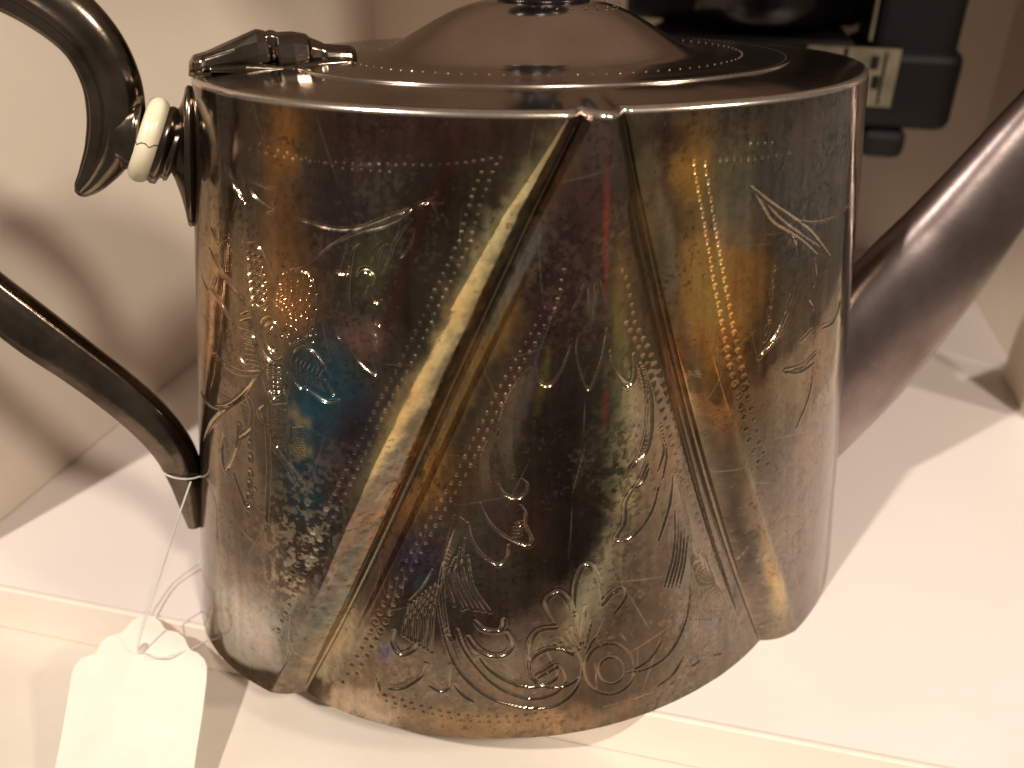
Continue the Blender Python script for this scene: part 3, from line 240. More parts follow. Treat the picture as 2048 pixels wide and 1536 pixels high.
BEADS=[[0.44,0.24,[[-190,1289],[-196,1275],[-202,1261],[-208,1246],[-214,1232],[-219,1217],[-223,1201],[-227,1186],[-232,1170],[-236,1154],[-243,1139],[-250,1124],[-258,1109],[-265,1094],[-272,1078],[-280,1062],[-287,1047],[-294,1031],[-302,1015],[-309,998],[-317,982],[-324,965],[-332,948],[-339,931],[-347,914],[-355,897],[-364,880],[-373,863],[-382,845],[-391,828],[-399,810],[-407,791],[-415,772],[-422,753],[-430,734],[-439,714],[-447,694],[-456,675],[-465,654],[-473,634],[-482,613],[-491,592],[-500,570],[-510,549],[-520,527],[-530,505],[-541,482],[-551,459],[-560,435],[-570,411],[-580,387],[-590,362],[-600,336],[-609,310],[-619,283],[-629,256],[-639,229],[-649,200]]],[0.47,0.26,[[-218,1274],[-224,1260],[-230,1245],[-236,1231],[-240,1215],[-245,1200],[-249,1184],[-253,1169],[-258,1153],[-265,1138],[-272,1122],[-279,1107],[-287,1092],[-294,1076],[-302,1061],[-309,1045],[-316,1029],[-324,1012],[-331,996],[-339,979],[-347,963],[-354,946],[-362,929],[-370,911],[-378,894],[-387,877],[-396,859],[-405,842],[-414,824],[-422,806],[-430,787],[-438,768],[-446,748],[-455,729],[-463,709],[-472,689],[-481,669],[-490,648],[-498,628],[-507,606],[-517,585],[-526,563],[-536,541],[-546,519],[-557,496],[-568,473],[-578,450],[-588,425],[-598,401],[-609,376],[-619,350]]],[0.45,0.3,[[-55,1102],[-58,1084],[-61,1066],[-65,1047],[-70,1029],[-79,1012],[-88,995],[-97,978],[-106,961],[-115,943],[-125,926],[-134,908],[-143,890],[-152,871],[-161,852],[-169,833],[-178,814],[-187,794],[-196,774],[-204,754],[-213,734],[-222,714],[-231,693],[-239,672],[-250,651],[-260,630],[-271,609],[-282,587],[-292,565],[-303,543],[-313,521],[-324,498],[-334,475],[-344,451],[-355,427],[-366,403],[-377,379],[-386,354],[-394,329],[-403,303],[-412,278],[-423,252],[-433,225],[-444,199],[-454,172],[-465,144],[-475,116]]],[0.43,0.28,[[-88,1029],[-97,1012],[-106,995],[-115,977],[-124,960],[-134,942],[-143,924],[-153,906],[-162,888],[-172,869],[-180,850],[-189,831],[-198,811],[-207,791],[-216,771],[-225,751],[-234,731],[-243,710],[-252,689],[-261,668],[-271,647],[-282,625],[-293,604],[-304,582],[-315,560],[-326,537],[-337,514],[-347,491],[-358,468],[-368,444],[-379,420],[-391,396],[-402,371],[-411,346],[-420,320],[-429,294],[-438,268],[-448,242],[-459,215],[-469,188],[-480,161],[-491,133],[-501,105],[-511,77]]],[0.38,-0.13,[[62,1096],[69,1079],[76,1060],[82,1042],[87,1023],[91,1005],[96,986],[107,967],[119,947],[131,928],[142,907],[154,887],[165,866],[177,844],[187,823],[197,801],[206,779],[215,756],[223,734],[231,711],[240,688],[249,664],[259,640],[269,615],[280,591],[292,565],[306,539],[317,512],[327,486],[337,460],[348,433],[361,404],[376,375],[391,346],[403,317],[413,288],[422,259],[431,229],[441,199],[451,168],[461,137],[471,105]]],[0.38,-0.13,[[77,990],[87,971],[98,952],[109,933],[120,913],[131,893],[142,872],[152,851],[162,830],[171,809],[180,787],[188,765],[196,743],[204,720],[213,697],[221,674],[231,650],[241,626],[250,602],[262,576],[275,551],[286,525],[296,499],[306,473],[316,446],[328,419],[342,390],[357,361],[369,332],[378,304],[388,275],[397,245],[407,215],[417,185],[427,154],[438,122]]],[0.42,-0.34,[[227,1274],[231,1258],[236,1241],[241,1224],[246,1207],[251,1190],[256,1173],[261,1155],[266,1138],[271,1120],[276,1102],[281,1083],[286,1065],[291,1046],[297,1027],[303,1008],[308,989],[314,969],[320,949],[325,929],[331,909],[336,888],[342,867],[349,846],[357,824],[365,802]]],[0.5,0.3,[[365,802],[377,774],[388,744],[398,715],[407,684],[419,653],[435,621],[451,588]]],[0.4,-0.34,[[254,1269],[259,1252],[264,1235],[269,1218],[274,1201],[279,1184],[284,1166],[289,1148],[295,1131],[300,1112],[305,1094],[310,1075],[316,1057],[321,1038],[327,1018],[333,999],[339,979],[345,959],[350,939],[356,919],[362,898],[368,877],[374,856],[382,834],[390,812],[398,790]]],[0.45,0.3,[[395,790],[407,761],[419,731],[429,701],[440,669],[452,637],[468,604],[485,570]]],[0.4,-0.24,[[-402,89],[-380,89],[-359,87],[-338,84],[-317,80],[-297,79],[-277,76],[-257,72],[-237,69],[-217,69],[-197,68],[-177,68],[-158,68],[-138,68],[-119,69],[-99,71],[-80,73],[-60,74]]],[0.4,-0.24,[[-397,73],[-375,73],[-353,72],[-333,68],[-312,64],[-292,63],[-272,59],[-252,55],[-232,53],[-212,52],[-193,51],[-173,51],[-153,51],[-134,51],[-114,51],[-95,54],[-75,55],[-56,56]]],[0.4,-0.2,[[160,58],[182,60],[204,61],[228,62],[251,64],[275,65],[300,66],[325,68],[351,71],[378,72]]],[0.4,0.22,[[-712,1280],[-688,1279],[-666,1278],[-644,1277],[-623,1276],[-602,1276],[-582,1276],[-563,1275],[-543,1275],[-524,1276],[-506,1277],[-487,1278],[-469,1279],[-451,1280],[-434,1281],[-416,1281],[-399,1282],[-382,1282],[-364,1283],[-348,1283],[-331,1284],[-314,1285],[-297,1286],[-281,1287],[-264,1289],[-248,1291],[-232,1294],[-216,1296],[-199,1298],[-183,1300]]],[0.4,0.22,[[-684,1293],[-660,1290],[-637,1287],[-615,1285],[-593,1282],[-572,1279],[-551,1276],[-531,1274],[-511,1271],[-491,1269],[-471,1269],[-451,1269],[-432,1269],[-413,1269],[-394,1269]]],[0.4,-0.2,[[290,1276],[308,1275],[326,1273],[345,1271],[364,1270],[382,1269],[402,1269],[421,1269],[442,1269],[462,1269],[484,1269]]],[0.35,0.2,[[366,1296],[386,1295],[407,1294],[428,1292]]]]
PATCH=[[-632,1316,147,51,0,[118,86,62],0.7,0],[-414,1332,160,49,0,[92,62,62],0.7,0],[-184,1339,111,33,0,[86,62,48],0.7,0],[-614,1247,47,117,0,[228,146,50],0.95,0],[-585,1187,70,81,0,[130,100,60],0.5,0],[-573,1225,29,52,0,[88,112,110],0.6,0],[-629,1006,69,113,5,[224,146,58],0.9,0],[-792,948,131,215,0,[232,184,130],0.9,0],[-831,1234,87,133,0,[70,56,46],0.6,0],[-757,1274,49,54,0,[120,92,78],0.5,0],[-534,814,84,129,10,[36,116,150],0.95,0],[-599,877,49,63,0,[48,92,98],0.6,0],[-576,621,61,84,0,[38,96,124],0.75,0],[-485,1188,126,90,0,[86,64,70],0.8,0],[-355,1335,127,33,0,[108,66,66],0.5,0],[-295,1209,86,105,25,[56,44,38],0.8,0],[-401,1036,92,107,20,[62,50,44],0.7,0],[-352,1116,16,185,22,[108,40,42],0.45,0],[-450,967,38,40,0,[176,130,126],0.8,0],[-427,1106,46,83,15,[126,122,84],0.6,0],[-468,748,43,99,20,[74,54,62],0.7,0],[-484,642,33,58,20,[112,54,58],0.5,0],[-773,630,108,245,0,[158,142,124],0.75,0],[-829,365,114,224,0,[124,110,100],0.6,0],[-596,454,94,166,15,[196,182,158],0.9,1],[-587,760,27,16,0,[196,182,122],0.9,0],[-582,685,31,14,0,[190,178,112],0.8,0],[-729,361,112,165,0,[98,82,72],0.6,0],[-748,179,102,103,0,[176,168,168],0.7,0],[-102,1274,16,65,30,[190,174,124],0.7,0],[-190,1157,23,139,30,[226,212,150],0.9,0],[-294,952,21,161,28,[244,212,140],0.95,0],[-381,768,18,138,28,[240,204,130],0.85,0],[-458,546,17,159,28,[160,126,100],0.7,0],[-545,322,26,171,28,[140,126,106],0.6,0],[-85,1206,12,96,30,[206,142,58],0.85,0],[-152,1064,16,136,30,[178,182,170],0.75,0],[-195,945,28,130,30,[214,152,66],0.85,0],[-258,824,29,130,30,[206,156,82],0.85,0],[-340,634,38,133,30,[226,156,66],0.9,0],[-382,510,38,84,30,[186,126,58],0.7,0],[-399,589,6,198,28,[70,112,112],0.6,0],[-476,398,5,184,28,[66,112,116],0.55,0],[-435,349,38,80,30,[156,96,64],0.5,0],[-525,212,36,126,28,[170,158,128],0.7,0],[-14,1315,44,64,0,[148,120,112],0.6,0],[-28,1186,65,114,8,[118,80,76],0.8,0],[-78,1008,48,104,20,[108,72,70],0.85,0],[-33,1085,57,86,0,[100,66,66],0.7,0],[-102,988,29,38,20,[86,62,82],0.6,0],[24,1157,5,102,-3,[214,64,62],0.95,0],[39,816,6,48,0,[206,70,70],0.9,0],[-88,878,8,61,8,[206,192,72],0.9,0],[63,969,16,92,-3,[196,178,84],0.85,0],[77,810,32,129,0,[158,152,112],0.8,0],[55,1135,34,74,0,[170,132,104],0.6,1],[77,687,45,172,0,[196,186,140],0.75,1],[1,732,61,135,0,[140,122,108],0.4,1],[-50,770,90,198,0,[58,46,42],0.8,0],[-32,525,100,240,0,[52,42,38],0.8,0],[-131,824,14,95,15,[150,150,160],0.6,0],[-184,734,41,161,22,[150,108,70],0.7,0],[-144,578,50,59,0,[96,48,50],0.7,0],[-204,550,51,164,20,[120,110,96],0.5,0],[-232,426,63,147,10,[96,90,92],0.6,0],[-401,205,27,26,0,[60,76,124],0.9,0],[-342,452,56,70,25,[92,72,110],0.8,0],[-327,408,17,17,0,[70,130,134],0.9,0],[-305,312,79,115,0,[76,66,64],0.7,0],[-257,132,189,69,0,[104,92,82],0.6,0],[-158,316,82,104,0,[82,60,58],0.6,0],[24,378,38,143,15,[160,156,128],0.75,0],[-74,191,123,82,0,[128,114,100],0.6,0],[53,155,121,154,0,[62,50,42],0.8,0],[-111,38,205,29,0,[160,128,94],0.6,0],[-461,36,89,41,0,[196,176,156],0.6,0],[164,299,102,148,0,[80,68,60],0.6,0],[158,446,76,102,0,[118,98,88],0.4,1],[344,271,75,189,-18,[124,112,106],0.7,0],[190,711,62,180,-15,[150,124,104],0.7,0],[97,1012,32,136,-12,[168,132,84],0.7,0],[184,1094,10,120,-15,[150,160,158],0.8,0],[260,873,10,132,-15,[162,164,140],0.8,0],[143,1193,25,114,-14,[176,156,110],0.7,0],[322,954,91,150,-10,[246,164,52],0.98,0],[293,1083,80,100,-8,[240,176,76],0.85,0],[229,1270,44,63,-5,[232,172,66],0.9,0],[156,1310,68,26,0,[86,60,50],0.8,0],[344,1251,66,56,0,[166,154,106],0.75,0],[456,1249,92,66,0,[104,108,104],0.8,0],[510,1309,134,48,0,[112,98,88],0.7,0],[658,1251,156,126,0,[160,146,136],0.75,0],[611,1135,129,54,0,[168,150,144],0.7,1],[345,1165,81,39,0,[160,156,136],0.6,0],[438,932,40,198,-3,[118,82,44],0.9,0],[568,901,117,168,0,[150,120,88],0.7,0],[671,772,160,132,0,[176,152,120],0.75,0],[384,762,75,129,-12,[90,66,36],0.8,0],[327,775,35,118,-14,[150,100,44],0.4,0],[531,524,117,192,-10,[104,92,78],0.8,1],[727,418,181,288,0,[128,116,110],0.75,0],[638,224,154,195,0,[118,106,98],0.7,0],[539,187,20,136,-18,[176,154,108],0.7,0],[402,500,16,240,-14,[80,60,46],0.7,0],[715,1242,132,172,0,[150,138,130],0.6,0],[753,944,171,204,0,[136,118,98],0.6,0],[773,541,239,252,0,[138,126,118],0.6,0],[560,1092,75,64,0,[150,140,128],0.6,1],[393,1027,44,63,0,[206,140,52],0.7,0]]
CREASE=[[[0.0,0.125,0.25,0.375,0.5,0.625,0.75,0.875,1.0],[-145.9,-140.4,-135.7,-131.4,-127.0,-122.1,-116.3,-109.2,-100.5]],[[0.0,0.125,0.25,0.375,0.5,0.625,0.75,0.875,1.0],[-141.8,-136.8,-131.8,-126.8,-121.7,-116.4,-110.7,-104.7,-98.1]],[[0.0,0.125,0.25,0.375,0.5,0.625,0.75,0.875,1.0],[-55.3,-59.8,-64.3,-68.7,-73.2,-77.7,-82.2,-86.7,-91.3]],[[0.0,0.125,0.25,0.375,0.5,0.625,0.75,0.875,1.0],[-49.6,-54.8,-59.5,-63.9,-68.3,-72.9,-77.8,-83.4,-89.9]]]

H = .136573; WT = .15; WB = .184921; RHO = .664775; MEXP = 1.061027


def spow(a, m):
    return np.sign(a) * np.abs(a) ** m


def base_xy(td, t):
    w = WB + (WT - WB) * t; th = np.radians(td)
    return w / 2 * spow(np.cos(th), MEXP), w * RHO / 2 * spow(np.sin(th), MEXP)


def sstep(x, a, b):
    u = np.clip((x - a) / (b - a), 0, 1); return u * u * (3 - 2 * u)


def profile(td, t):
    """radial scale of the fluted wall: flat panels, two pinched creases, a swelling centre gore"""
    e1, e2, e3, e4 = [np.interp(t, c[0], c[1]) for c in CREASE]
    e1 = np.minimum(e1, e2 - 1.2); e4 = np.maximum(e4, e3 + 1.2)
    lo2 = .945 - .045 * np.sin(np.pi * np.clip(t, 0, 1)); lo3 = .948 - .045 * np.sin(np.pi * np.clip(t, 0, 1))
    hi = 1.044 - .016 * np.sin(np.pi * np.clip(t, 0, 1)) - .014 * (1 - t)
    v1 = 1.0 + .012 * t; v4 = 1.012 * (1 - t) + .962 * t
    out = np.ones_like(td)
    u = np.clip((td + 180) / (e1 + 180), 0, 1)
    out = np.where(td < e1, 1 + (v1 - 1) * u ** 2, out)
    u = np.clip((td - e1) / (e2 - e1), 0, 1)
    rip = .0035 * np.sin(u * np.pi * 2) * np.sin(np.pi * t)
    out = np.where((td >= e1) & (td < e2), v1 + (lo2 - v1) * (.46 * u + .54 * u ** 3.6) + rip, out)
    w = np.clip((td - e2) / (e3 - e2), 0, 1) * 2 - 1
    lo = np.where(w < 0, lo2, lo3)
    out = np.where((td >= e2) & (td <= e3), lo + (hi - lo) * (1 - np.abs(w) ** (1.8 + .8 * np.sin(np.pi * t))), out)
    u = np.clip((e4 - td) / (e4 - e3), 0, 1)
    rip = .0035 * np.sin(u * np.pi * 2) * np.sin(np.pi * t)
    out = np.where((td > e3) & (td < e4), v4 + (lo3 - v4) * (.46 * u + .54 * u ** 3.6) + rip, out)
    u = sstep(td, e4 - 1, -50 + 30 * (1 - t))
    return np.where(td >= e4, v4 + (1 - v4) * u, out)


def wall(td, t):
    x, y = base_xy(td, t); s = profile(td, t)
    return np.stack([x * s, y * s, H * t], -1)


def vnoise(X, Y, cell, seed, octaves=4, gain=.55):
    """fractal value noise, about -1..1"""
    out = np.zeros_like(X); amp = 1; tot = 0; g = np.random.RandomState(seed)
    for o in range(octaves):
        T = g.uniform(-1, 1, (128, 128))
        u = X / cell; v = Y / cell; i = np.floor(u).astype(int); j = np.floor(v).astype(int)
        fu = u - i; fv = v - j; fu = fu * fu * (3 - 2 * fu); fv = fv * fv * (3 - 2 * fv)
        a = T[i % 128, j % 128]; b = T[(i + 1) % 128, j % 128]; c = T[i % 128, (j + 1) % 128]; d = T[(i + 1) % 128, (j + 1) % 128]
        out += amp * ((a * (1 - fu) + b * fu) * (1 - fv) + (c * (1 - fu) + d * fu) * fv)
        tot += amp; amp *= gain; cell /= 2.03
    return out / tot * 1.5


thd = np.linspace(-192, 12, 4081)
xx, yy = base_xy(thd, .5 + 0 * thd)
ARC = np.concatenate([[0], np.cumsum(np.hypot(np.diff(xx), np.diff(yy)))]); ARC -= np.interp(-96, thd, ARC)
ARC *= 1000
DS = .25
SV = np.arange(ARC[0] + .2, ARC[-1] - .2, DS); ZV = np.linspace(0, H * 1000, 548); DZ = ZV[1] - ZV[0]
NS, NZ = len(SV), len(ZV)
TDV = np.interp(SV, ARC, thd)
TD2, Z2 = np.meshgrid(TDV, ZV); S2 = np.meshgrid(SV, ZV)[0]
T2 = Z2 / (H * 1000)
DISP = np.zeros((NZ, NS)); CUT = np.zeros((NZ, NS)); RGH0 = np.zeros((NZ, NS))


def window(s0, s1, z0, z1):
    i0 = max(0, int((s0 - SV[0]) / DS)); i1 = min(NS, int((s1 - SV[0]) / DS) + 2)
    j0 = max(0, int(z0 / DZ)); j1 = min(NZ, int(z1 / DZ) + 2)
    return i0, i1, j0, j1


def engrave(pts, w, d):
    P = catmull(np.asarray(pts, float) / 10, 5)
    D = {}
    s0, z0 = P.min(0) - 3.2 * w - .4; s1, z1 = P.max(0) + 3.2 * w + .4
    i0, i1, j0, j1 = window(s0, s1, z0, z1)
    if i1 <= i0 or j1 <= j0:
        return
    X = S2[j0:j1, i0:i1]; Y = Z2[j0:j1, i0:i1]; best = np.full(X.shape, 1e9); par = np.zeros(X.shape)
    n = len(P) - 1
    for k in range(n):
        a = P[k]; ab = P[k + 1] - a; L2 = (ab ** 2).sum() + 1e-9
        u = np.clip(((X - a[0]) * ab[0] + (Y - a[1]) * ab[1]) / L2, 0, 1)
        dd = np.hypot(X - a[0] - u * ab[0], Y - a[1] - u * ab[1])
        q = dd < best; best[q] = dd[q]; par[q] = (k + u[q]) / n
    taper = .35 + .65 * np.sin(np.pi * np.clip(par, .03, .97)) ** .6
    g = np.exp(-(best / (w * taper)) ** 2)
    lip = np.exp(-((best - 1.9 * w) / (.7 * w)) ** 2) * .22
    blk = DISP[j0:j1, i0:i1]
    blk += -d * taper * g + d * taper * lip
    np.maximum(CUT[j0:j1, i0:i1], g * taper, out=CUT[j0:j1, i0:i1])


def bead(p, r, h):
    s, z = p[0] / 10, p[1] / 10
    s += rng.uniform(-.08, .08); z += rng.uniform(-.08, .08); r *= rng.uniform(.88, 1.1)
    i0, i1, j0, j1 = window(s - 2.6 * r, s + 2.6 * r, z - 2.6 * r, z + 2.6 * r)
    X = S2[j0:j1, i0:i1] - s; Y = Z2[j0:j1, i0:i1] - z
    d = np.hypot(X, Y) / r
    DISP[j0:j1, i0:i1] += h * np.exp(-d ** 4 * .9) - abs(h) * .35 * np.exp(-((d - 1.35) / .3) ** 2)
    RGH0[j0:j1, i0:i1] = np.maximum(RGH0[j0:j1, i0:i1], .26 * np.exp(-(d / 1.3) ** 4))


for w_, d_, pts_ in LINES:
    lf = 1.12 if pts_[0][0] < -250 else 1.0
    engrave(pts_, max(.2, w_ * .68 * lf), d_ * (2.2 if w_ < .26 else 1.6) * lf)
for r_, h_, pts_ in BEADS:
    for p_ in pts_:
        bead(p_, r_, h_ * .75)
for e_, w_, d_ in ((1, .4, .35), (2, .4, .35)):
    tt = np.linspace(.01, .985, 30); aa = np.interp(tt, CREASE[e_][0], CREASE[e_][1])
    engrave(np.stack([np.interp(aa, thd, ARC) * 10, tt * H * 10000], -1), w_, d_)
# hand-made unevenness, dents and scratches of the sheet
WAVE = .10 * vnoise(S2, Z2, 26, 3, 3) + .035 * vnoise(S2, Z2, 7, 5, 2)
DISP += WAVE
# ripples along both folds for streaky reflections, tinted into the colour later
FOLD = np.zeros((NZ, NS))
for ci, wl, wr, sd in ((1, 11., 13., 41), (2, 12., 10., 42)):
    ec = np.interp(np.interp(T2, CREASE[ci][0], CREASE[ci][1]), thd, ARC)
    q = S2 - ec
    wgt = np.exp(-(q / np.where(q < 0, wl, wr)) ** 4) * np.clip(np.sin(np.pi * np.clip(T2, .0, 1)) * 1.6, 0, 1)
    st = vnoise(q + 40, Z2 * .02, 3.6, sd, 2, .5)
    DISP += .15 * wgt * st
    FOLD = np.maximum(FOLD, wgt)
    lip = np.interp(np.interp(T2, CREASE[0 if ci == 1 else 3][0], CREASE[0 if ci == 1 else 3][1]), thd, ARC)
    side = -1 if ci == 1 else 1
    env = np.clip(np.sin(np.pi * T2) * 1.5, 0, 1)
    DISP += env * (.38 * np.exp(-((S2 - lip) / 1.3) ** 2) + .42 * np.exp(-((q + side * 6.5) / 1.5) ** 2) - .30 * np.exp(-((q + side * 3.6) / 1.3) ** 2))
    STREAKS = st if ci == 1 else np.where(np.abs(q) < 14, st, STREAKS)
for k in range(150):
    s = rng.uniform(-95, 110); z = rng.uniform(4, 132); L = rng.uniform(3, 16); a = rng.uniform(-.5, .5) + (math.pi / 2 if rng.random() < .75 else 0)
    engrave([(s * 10, z * 10), ((s + L * math.cos(a)) * 10, (z + L * math.sin(a)) * 10)], .11, .03)

# tarnish: patches of interference colours, some with reflections painted in, ragged by noise
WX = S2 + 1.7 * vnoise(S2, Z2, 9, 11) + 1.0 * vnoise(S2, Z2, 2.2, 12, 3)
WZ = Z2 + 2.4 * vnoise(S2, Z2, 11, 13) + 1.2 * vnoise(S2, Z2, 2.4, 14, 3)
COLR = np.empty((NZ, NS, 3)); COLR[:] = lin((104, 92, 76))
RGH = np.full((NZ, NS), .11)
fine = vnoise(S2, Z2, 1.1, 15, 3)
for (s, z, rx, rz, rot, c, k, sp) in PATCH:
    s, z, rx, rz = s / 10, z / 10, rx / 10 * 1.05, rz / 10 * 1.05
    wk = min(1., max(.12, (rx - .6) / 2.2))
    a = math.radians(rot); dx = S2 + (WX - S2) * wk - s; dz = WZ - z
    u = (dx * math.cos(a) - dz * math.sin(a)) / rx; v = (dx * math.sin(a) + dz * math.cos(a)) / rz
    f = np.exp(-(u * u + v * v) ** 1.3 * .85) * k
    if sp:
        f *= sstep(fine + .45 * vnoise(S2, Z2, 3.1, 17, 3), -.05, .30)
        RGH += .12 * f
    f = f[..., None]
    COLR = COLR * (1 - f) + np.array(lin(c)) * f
# vertical wipe marks, mottling, glints painted as lighter colour in the cuts
streak = vnoise(S2 * 1.0 + .05 * Z2, Z2 * .07, 1.6, 19, 3)
mott = vnoise(S2, Z2, 4, 21, 5, .65)
dark = sstep(mott, .12, .75)
COLR *= (1 + .16 * streak + .20 * mott)[..., None]
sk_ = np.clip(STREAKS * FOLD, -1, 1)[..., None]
COLR *= 1 + sk_ * np.array([.42, .34, .16])  # bright and dark fold reflections painted into the colour
rub = sstep(vnoise(S2, Z2, 1.0, 51, 4, .7) + .75 * vnoise(S2, Z2, 14, 52, 3), .46, .80)[..., None] * .26
COLR = COLR * (1 - rub) + np.array(lin((158, 140, 122))) * rub
pit = sstep(vnoise(S2, Z2, .8, 53, 3, .7) + .5 * vnoise(S2, Z2, 9, 54, 3), .5, .8)[..., None] * .5
COLR = COLR * (1 - pit) + np.array(lin((52, 42, 36))) * pit
RGH += .10 * rub[..., 0] + .1 * pit[..., 0]
COLR = COLR * (1 - .3 * dark[..., None]) + np.array(lin((66, 54, 48))) * .3 * dark[..., None]
hue = vnoise(S2, Z2, 13, 23, 4)[..., None]; hue2 = vnoise(S2, Z2, 5, 24, 4)[..., None]
COLR *= 1 + hue * np.array([.10, -.02, -.12]) + hue2 * np.array([.05, 0, -.02])
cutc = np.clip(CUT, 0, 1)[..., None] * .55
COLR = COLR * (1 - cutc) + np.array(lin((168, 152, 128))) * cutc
RGH += .16 * np.clip(CUT, 0, 1)
lum = COLR.mean(-1, keepdims=True)
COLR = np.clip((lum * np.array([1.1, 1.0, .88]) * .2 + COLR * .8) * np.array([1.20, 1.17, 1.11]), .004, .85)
RGH += RGH0 + .07 * mott + .05 * streak
RGH = np.clip(RGH, .06, .45)

P0 = wall(TD2, T2)
du = np.gradient(P0, axis=1); dv = np.gradient(P0, axis=0)
N0 = np.cross(du, dv); N0 /= np.linalg.norm(N0, axis=-1, keepdims=True) + 1e-12
P0 = P0 + N0 * (DISP / 1000)[..., None]
# rolled top edge
RR = .0013; ROLL = 7
RIMTOP = P0[-1].copy(); inward = -N0[-1].copy(); inward[:, 2] = 0; inward /= np.linalg.norm(inward, axis=1, keepdims=True)
rows = []
for q in range(1, ROLL + 1):
    a = math.pi / 2 * q / ROLL
    pp = RIMTOP + inward * (RR * (1 - math.cos(a))); pp[:, 2] = H + RR * math.sin(a)
    rows.append(pp)
P0 = np.concatenate([P0, np.array(rows)], 0)
COLR = np.concatenate([COLR, np.repeat((np.array(lin((214, 198, 184))) * .8 + .2 * COLR[-1:]), ROLL, 0)], 0)  # rolled edge coloured lighter to paint in its highlight
RGH = np.concatenate([RGH, np.full((ROLL, NS), .2)], 0)
NR = NZ + ROLL
Vf = P0.reshape(-1, 3); Ff = grid_faces(NR, NS)
# the far side, plain
tdb = np.linspace(TDV[-1], TDV[0] + 360, 140); tb = np.linspace(0, 1, 40)
TB, UB = np.meshgrid(tdb, tb)
bx_, by_ = base_xy(TB, UB)
Pb = np.stack([bx_, by_, H * UB], -1)
fr = lambda a: a
blend = np.minimum(np.arange(140), np.arange(140)[::-1])[None, :, None]
rowsb = []
for q in range(1, ROLL + 1):
    a = math.pi / 2 * q / ROLL; pp = Pb[-1].copy(); cc = pp * np.array([1, 1, 0]); cc /= np.linalg.norm(cc, axis=1, keepdims=True)
    pp -= cc * (RR * (1 - math.cos(a))); pp[:, 2] = H + RR * math.sin(a); rowsb.append(pp)
Pb = np.concatenate([Pb, np.array(rowsb)], 0)
Vb = Pb.reshape(-1, 3); Fb = grid_faces(40 + ROLL, 140) + len(Vf)
cb = np.empty((len(Vb), 3)); cb[:] = lin((112, 92, 80))
# underside
edge = np.concatenate([P0[0], Pb[0, 1:-1]], 0); ne = len(edge)
inner = edge * np.array([.96, .96, 1]); inner2 = inner.copy(); inner2[:, 2] = .0018
o0 = len(Vf) + len(Vb)
Vu = np.concatenate([edge, inner, inner2, np.zeros((ne, 3)) + [0, 0, .002]], 0)
Fu = grid_faces(4, ne, True, True) + o0
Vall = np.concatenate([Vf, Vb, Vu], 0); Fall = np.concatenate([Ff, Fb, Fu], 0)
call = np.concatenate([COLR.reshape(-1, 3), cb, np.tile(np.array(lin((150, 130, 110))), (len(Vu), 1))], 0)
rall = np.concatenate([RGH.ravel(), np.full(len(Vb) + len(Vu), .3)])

M_BODY = bpy.data.materials.new('iridescent_tarnish_glints'); M_BODY.use_nodes = True
nt = M_BODY.node_tree; b = nt.nodes['Principled BSDF']
at = nt.nodes.new('ShaderNodeAttribute'); at.attribute_name = 'tarnish'
ar = nt.nodes.new('ShaderNodeAttribute'); ar.attribute_name = 'dull'
tc = nt.nodes.new('ShaderNodeTexCoord')
n1 = nt.nodes.new('ShaderNodeTexNoise'); n1.inputs['Scale'].default_value = 900; n1.inputs['Detail'].default_value = 5
nt.links.new(tc.outputs['Object'], n1.inputs['Vector'])
mr = nt.nodes.new('ShaderNodeMapRange'); mr.inputs[1].default_value = .3; mr.inputs[2].default_value = .7; mr.inputs[3].default_value = .9; mr.inputs[4].default_value = 1.1
nt.links.new(n1.outputs['Fac'], mr.inputs[0])
mx = nt.nodes.new('ShaderNodeMix'); mx.data_type = 'RGBA'; mx.blend_type = 'MULTIPLY'; mx.inputs['Factor'].default_value = 1
nt.links.new(at.outputs['Color'], mx.inputs[6]); nt.links.new(mr.outputs[0], mx.inputs[7])
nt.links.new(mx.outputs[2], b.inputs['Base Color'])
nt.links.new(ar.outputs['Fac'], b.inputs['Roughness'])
b.inputs['Metallic'].default_value = .95
b.inputs['Specular IOR Level'].default_value = .5
bn = nt.nodes.new('ShaderNodeTexNoise'); bn.inputs['Scale'].default_value = 1500; bn.inputs['Detail'].default_value = 3
nt.links.new(tc.outputs['Object'], bn.inputs['Vector'])
bb = nt.nodes.new('ShaderNodeBump'); bb.inputs['Strength'].default_value = .025; bb.inputs['Distance'].default_value = .0003
nt.links.new(bn.outputs['Fac'], bb.inputs['Height']); nt.links.new(bb.outputs['Normal'], b.inputs['Normal'])

pot = thing('teapot', 'large tarnished silver teapot with engraved fluted body, ivory ring and hinged lid', 'teapot')
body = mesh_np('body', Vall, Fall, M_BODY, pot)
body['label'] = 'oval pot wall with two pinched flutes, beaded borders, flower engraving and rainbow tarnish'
ca = body.data.attributes.new('tarnish', 'FLOAT_COLOR', 'POINT')  # tarnish colour plus painted reflections, glints and rim highlight
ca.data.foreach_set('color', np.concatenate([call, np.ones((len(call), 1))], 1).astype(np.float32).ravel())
ra = body.data.attributes.new('dull', 'FLOAT', 'POINT'); ra.data.foreach_set('value', rall.astype(np.float32))

# ---- shoulder plate between the rolled rim and the lid
rim = np.concatenate([P0[-1], Pb[-1, 1:-1]], 0)[::3]
ang = np.arctan2(rim[:, 1] / RHO, rim[:, 0])
LA, LB = .0555, .0350
sh = []
for f in np.linspace(0, 1, 12):
    el = np.stack([LA * np.cos(ang), LB * np.sin(ang), np.zeros_like(ang)], -1)
    pp = rim * (1 - f) + el * f; pp[:, 2] = H + RR + .0012 * math.sin(f * math.pi / 2) + .00008 * vnoise(pp[:, 0] * 1000, pp[:, 1] * 1000, 14, 31, 2)
    sh.append(pp)
mesh_np('shoulder', np.array(sh).reshape(-1, 3), grid_faces(12, len(rim), True), M_SILVER, pot)

